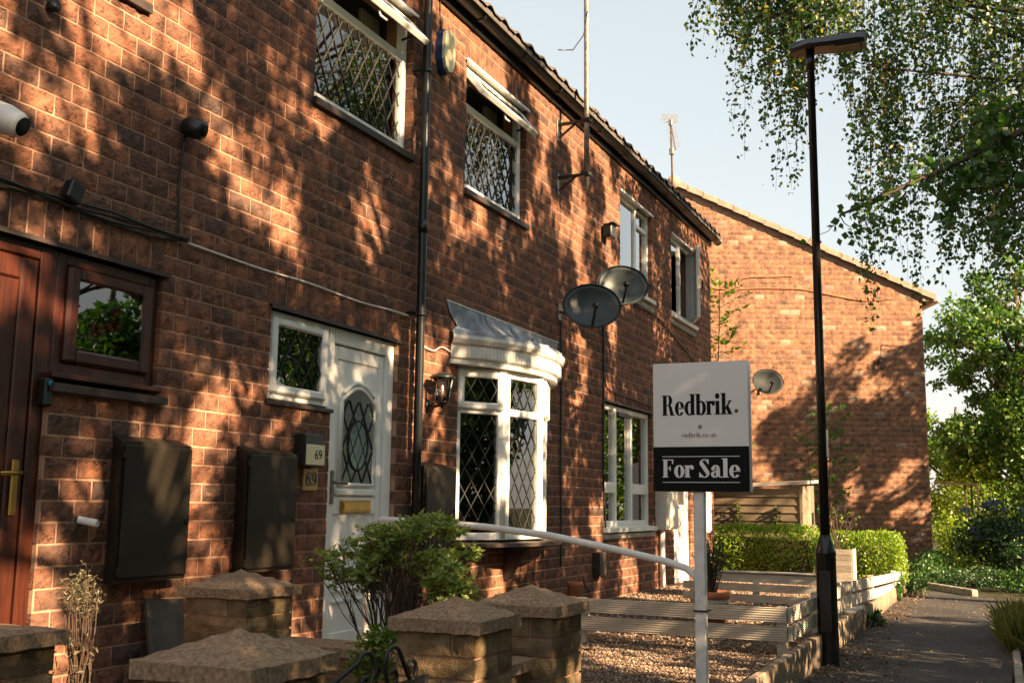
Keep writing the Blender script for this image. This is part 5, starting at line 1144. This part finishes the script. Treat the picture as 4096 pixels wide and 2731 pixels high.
for (x, y, z, dr_, sp, ns) in CURT:
    s0 = limb(lb, tr[min(6, 3+int(random.random()*3))], (x, y, z), .045, .012, 6, .10)
    for j in range(ns):
        a = Vector((x+random.gauss(0, sp), y+random.gauss(0, sp), z+random.gauss(0, .18))); L = dr_*random.uniform(.35, 1.1)
        if random.random() < .3: limb(lb, s0[4], a, .009, .004, 4, .08)
        pts_ = []; dx, dy = random.gauss(0, .12), random.gauss(0, .12)
        for i in range(6): q = i/5; pts_.append(a+Vector((dx*q+.04*math.sin(3*q+j), dy*q+.04*math.cos(2.5*q+j), -L*q)))
        tw.tube(pts_, [.0045-.0006*i for i in range(6)], 3, False)
        m = int(L/.024)
        for i in range(m):
            q = random.random()**.9; k = min(4, int(q*5)); c = pts_[k].lerp(pts_[k+1], q*5-k); P.append((c.x+random.gauss(0, .05), c.y+random.gauss(0, .05), c.z+random.gauss(0, .03)))
part('limbs', lb, 'bark', BT); part('twigs', tw, 'twig', BT)['kind'] = 'stuff'; foliage('crown', np.array(P), .062, 'leaf', BT, down=.9, aspect=.72)
# nearer broad-leaved branch coming in from the right
AT = thing('alder_tree', (11.0, -8.0, -.03), 'broad-leaved alder across the path with one long bough over it', 'tree')
tb = MB(); tr = [Vector((11.0-.03*i, -8.0+.02*i, 1.2*i)) for i in range(7)]; tb.tube(tr, [.16-.016*i for i in range(7)], 12); part('trunk', tb, 'bark', AT)
lb = MB(); P = []
def bough(path, r0, nt, spread, L0):
    path = [Vector(p) for p in path]; lb.tube(path, [r0*(1-.8*i/(len(path)-1)) for i in range(len(path))], 6, False)
    for i in range(nt):
        q = random.random(); k = min(len(path)-2, int(q*(len(path)-1))); c = path[k].lerp(path[k+1], q*(len(path)-1)-k)
        e = c+Vector((random.gauss(0, spread), random.gauss(0, spread), random.gauss(-.08, spread)))*L0; limb(lb, c, e, .006, .002, 3, .12)
        for j in range(11): d_ = c.lerp(e, .25+.75*random.random()); P.append((d_.x+random.gauss(0, .035), d_.y+random.gauss(0, .035), d_.z+random.gauss(0, .035)))
bough([(10.9, -8, 5.2), (10.5, -6.4, 5.1), (10.2, -5.0, 4.75), (10.05, -4.2, 4.42), (9.9, -3.7, 4.16), (9.7, -3.2, 3.92), (9.55, -2.85, 3.74)], .05, 70, .55, .34)
bough([(10.2, -5.0, 4.75), (10.3, -4.6, 4.3), (10.2, -4.3, 3.9), (10.15, -4.15, 3.55)], .02, 26, .5, .36)
bough([(10.1, -4.6, 4.6), (10.2, -4.3, 4.75), (10.2, -4.0, 4.7)], .014, 26, .5, .36)
bough([(10.05, -4.2, 4.42), (10.0, -3.95, 4.1), (9.95, -3.75, 3.75)], .012, 26, .5, .30)
for cx, cy, cz, r_, w_ in cl(16, (11, -8.2, 6.2), (1.9, 1.6, 2.0), .5, 1, 31):
    limb(lb, tr[4], (cx, cy, cz), .03, .01, 4, .1); P += [tuple(p) for p in ball(260, (cx, cy, cz), (r_, r_, r_), .5)]
part('limbs', lb, 'bark', AT); foliage('crown', np.array(P), .072, 'leafg', AT, down=.4, aspect=.85)
# ------------------------------------------------------------------ greenery at the end of the path
crown_tree('garden_tree', (28.2, -4.7, -.03), 7.0, 'tall broad green tree standing beyond the end of the path', cl(72, (0, .2, 4.2), (2.0, 2.1, 2.9), .7, 1., 41), 'leafl', .125, 420, .14, seed=2)
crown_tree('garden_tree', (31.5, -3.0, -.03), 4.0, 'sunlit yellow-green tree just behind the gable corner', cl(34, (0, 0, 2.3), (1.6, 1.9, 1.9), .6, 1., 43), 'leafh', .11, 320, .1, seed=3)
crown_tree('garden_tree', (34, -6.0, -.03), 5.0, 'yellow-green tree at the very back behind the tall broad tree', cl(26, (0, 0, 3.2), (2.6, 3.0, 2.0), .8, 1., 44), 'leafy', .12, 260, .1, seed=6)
def bush(name, c, r, n, mat, size, label, cat='bush', group=None, base=None):
    t = thing(name, (c[0], c[1], 0), label, cat, group); sub = max(6, n//50); S = ball(sub, c, r, .42); S[:, 2] = np.maximum(S[:, 2], .04)
    P = np.repeat(S, 50, 0)+rng.normal(size=(sub*50, 3))*np.array(r)*.16; P[:, 2] = np.abs(P[:, 2])+.01
    foliage('foliage', P, size, mat, t); lb = MB()
    for s in S[::3]: limb(lb, (c[0]+random.uniform(-.1, .1), c[1]+random.uniform(-.1, .1), 0), tuple(s), .014, .004, 4, .1)
    part('stems', lb, 'twig', t); return t
for i in range(12):
    x = -2.5+i*1.22+random.uniform(-.4, .4); bush('understorey_bush', (x, -7.6+random.uniform(-.5, .4), 1.75), (1.1, .8, random.uniform(1.5, 1.9)), 4200, 'leafg', .12, 'wild bush in the thicket under the lime trees', group='bushes under the limes')
HY = bush('hydrangea_bush', (22.4, -4.0, .75), (.75, .8, .62), 3600, 'leafd', .075, 'dark hydrangea bush with blue flower heads at the path end')
for i in range(15):
    a = ball(1, (22.1, -4.0, 1.0), (.7, .85, .45), .2)[0]; foliage('flower_head', ball(60, a, (.07, .07, .05), .3), .035, 'flower', HY, aspect=.8)
bush('laurel_bush', (20.2, -4.6, .42), (.8, .75, .5), 3800, 'leafd', .06, 'rounded dark green bush at the edge of the path end')
bush('leafy_bush', (21.5, -5.6, .9), (1.0, 1.0, .9), 4200, 'leafg', .085, 'loose green bush behind the rounded dark bush')
bush('leafy_bush', (24.0, -6.0, 1.1), (1.0, 1.0, 1.0), 4200, 'leafg', .09, 'high leafy bush under the tall broad tree')
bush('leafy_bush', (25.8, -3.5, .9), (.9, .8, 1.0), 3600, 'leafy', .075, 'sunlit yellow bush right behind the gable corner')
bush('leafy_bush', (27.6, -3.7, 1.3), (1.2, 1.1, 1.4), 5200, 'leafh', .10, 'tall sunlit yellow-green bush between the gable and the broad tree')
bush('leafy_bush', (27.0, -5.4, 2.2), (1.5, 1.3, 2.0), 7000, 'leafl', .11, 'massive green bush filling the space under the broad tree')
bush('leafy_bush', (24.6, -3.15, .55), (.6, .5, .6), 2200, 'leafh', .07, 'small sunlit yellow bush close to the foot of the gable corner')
bush('border_plant', (19.6, -2.85, .22), (1.3, .5, .3), 3000, 'leafg', .05, 'low green border plants at the foot of the gable')
bush('border_plant', (19.2, -3.6, .16), (.9, .45, .18), 1800, 'leafd', .045, 'low dark border plants along the far kerb')
bush('border_plant', (18.9, -4.7, .2), (.9, .9, .25), 2600, 'leafg', .06, 'low green plants between the far kerb and the rounded bush')
bush('weed_clump', (16.9, -2.9, .14), (.35, .16, .18), 500, 'leafg', .045, 'green weeds at the end of the two-board fence', 'weeds')
bush('weed_clump', (15.6, -2.72, .14), (.3, .08, .2), 380, 'leafg', .045, 'green weeds poking through the two-board fence', 'weeds')
bush('weed_clump', (12.2, -2.78, .05), (.22, .08, .08), 260, 'leafg', .04, 'small bright weeds at the foot of the log stakes', 'weeds')
def sapling(name, pts, label, nb, L, mat='leafg', lsz=.075):
    t = thing(name, pts[0], label, 'sapling'); st = MB(); path = [Vector(p) for p in pts]; st.tube(path, [.016-.010*i/(len(path)-1) for i in range(len(path))], 6); P = []; AXs = []
    for i in range(nb):
        q = .25+.75*(i+.5)/nb; k = min(len(path)-2, int(q*(len(path)-1))); c = path[k].lerp(path[k+1], q*(len(path)-1)-k); a = i*2.4+random.random()
        d_ = Vector((math.cos(a), math.sin(a), .55)).normalized(); e = c+d_*L*random.uniform(.6, 1.1)*(1.1-.5*q)+Vector((0, 0, -.04)); st.tube([c, c.lerp(e, .5)+Vector((0, 0, .04)), e], [.005, .003, .002], 4, False)
        side = d_.cross(Vector((0, 0, 1))).normalized()
        for j in range(7):
            m = c.lerp(e, .3+.7*j/6)
            for s in (-1, 1): P.append(tuple(m)); AXs.append(tuple(side*s*1.2+d_*.6))
        P.append(tuple(e)); AXs.append(tuple(d_*1.4))
    part('stem', st, 'twig', t); foliage('foliage', np.array(P), lsz, mat, t, axis=np.array(AXs), aspect=.42, up=1); return t
sapling('ash_sapling', [(20.45, -1.17, .05), (20.4, -1.2, 1.0), (20.25, -1.25, 2.0), (20.1, -1.3, 3.0)], 'tall ash sapling growing straight up before the gable', 24, .66, 'leafg', .11)
sapling('ash_sapling', [(20.4, -1.0, .05), (20.2, -.95, 1.2), (19.98, -.88, 2.6)], 'shorter ash sapling leaning left beside the tall one', 16, .55, 'leafg', .10)
sapling('ash_sapling', [(18.3, .55, .05), (18.2, .4, 2.2), (17.95, .2, 3.8), (17.8, .12, 5.0)], 'yellow-green ash tree sapling at the terrace corner before the gable', 44, .75, 'leafh', .11)
sapling('ivy_strand', [(17.97, -.05, .9), (17.96, -.1, 1.1), (17.95, -.05, 1.3)], 'small climber reaching up the shed boards above the hedge', 10, .10, 'leafy', .045)
sapling('ivy_strand', [(17.97, -.68, .9), (17.96, -.7, 1.05), (17.95, -.72, 1.24)], 'second small climber near the shed corner', 10, .08, 'leafg', .045)
tg = thing('timber_trellis', (25, -3.4, 0), 'thin brown timber trellis frame behind the gable corner', 'trellis')
for x, y in ((25.0, -3.35), (24.98, -3.48), (24.95, -3.6)): part('post', MB().bar((x, y, 0), (x, y, 1.75), .04, .04), 'bark', tg)
part('rail', MB().bar((25.05, -2.75, 1.80), (24.95, -3.6, 1.76), .05, .05), 'bark', tg)
# kerbs and verge
K2 = thing('kerb_edging', (9, -4.27, 0), 'worn concrete edging blocks along the verge side of the path', 'kerb')
xx = 2.0
while xx < 12.2:
    part('kerb_block', MB().box(xx, xx+.595, -4.10, -4.04, -.05, .045+random.uniform(-.01, .01), .008), 'concrete', K2); xx += .6
K3 = thing('kerb_edging', (18.2, -3.3, 0), 'pale concrete kerb across the far end of the path', 'kerb')
for i in range(6):
    a = Vector((18.95, -2.72, 0)).lerp(Vector((17.25, -3.62, 0)), i/6); b = Vector((18.95, -2.72, 0)).lerp(Vector((17.25, -3.62, 0)), (i+.98)/6); part('kerb_block', MB().bar(a+Vector((0, 0, .03)), b+Vector((0, 0, .03)), .10, .12, .01), 'concrete', K3)
def grass(name, xs, ys, n, z, L, label, mat='grass', dens=None):
    x = rng.uniform(*xs, n); y = rng.uniform(*ys, n); P = np.stack([x, y, np.full(n, z)], 1); ax = np.stack([rng.normal(size=n)*.35, rng.normal(size=n)*.35, np.full(n, 1.6)], 1)
    V, F, r = leaves(P, L, aspect=.07, axis=ax, jitter=.5); o = link(name, np_mesh(name, V, F, r), mat); return props(o, label, 'grass', None, 'stuff')
grass('grass', (10.4, 12.6), (-4.5, -4.0), 3800, .0, .26, 'sunlit yellow grass tuft on the verge edge')
grass('grass', (5, 13), (-6.2, -4.14), 6000, .0, .14, 'short rough grass of the verge')
grass('grass', (12.5, 20), (-6.0, -4.6), 1500, .0, .12, 'sparse grass beyond the verge')
def litter(name, poly, n, label, s=.027):
    P = np.concatenate([np.stack([rng.uniform(a, b, int(n*w_)), rng.uniform(c, d, int(n*w_)), np.full(int(n*w_), .012)], 1) for a, b, c, d, w_ in poly]); ax = np.stack([rng.normal(size=len(P)), rng.normal(size=len(P)), rng.normal(size=len(P))*.15], 1)
    V, F, r = leaves(P, s, aspect=.7, axis=ax*2, up=6., jitter=.5); V[:, 2] = np.maximum(V[:, 2], .005); o = link(name, np_mesh(name, V, F, r), 'litter'); return props(o, label, 'leaves', None, 'stuff')
litter('leaf_litter', [(6, 14, -3.0, -2.68, .34), (7, 10, -3.3, -2.7, .2), (13, 18, -3.0, -2.66, .24), (6, 17, -4.2, -2.7, .12), (8, 13, -4.25, -4.0, .1)], 4200, 'brown fallen leaves gathered along the edge of the path')
pebbles('grit', (6, 17), (-4.2, -2.7), 700, .0, .004, .011, 'pebble', label='scattered pale grit on the path', cat='grit')

tw_ = sapling('verge_weed', [(1.95, -4.02, .0), (1.9, -3.9, .4), (1.8, -3.72, .62), (1.72, -3.58, .70)], 'thin green weed stem leaning over the path from the near verge', 7, .10, 'leafg', .045)
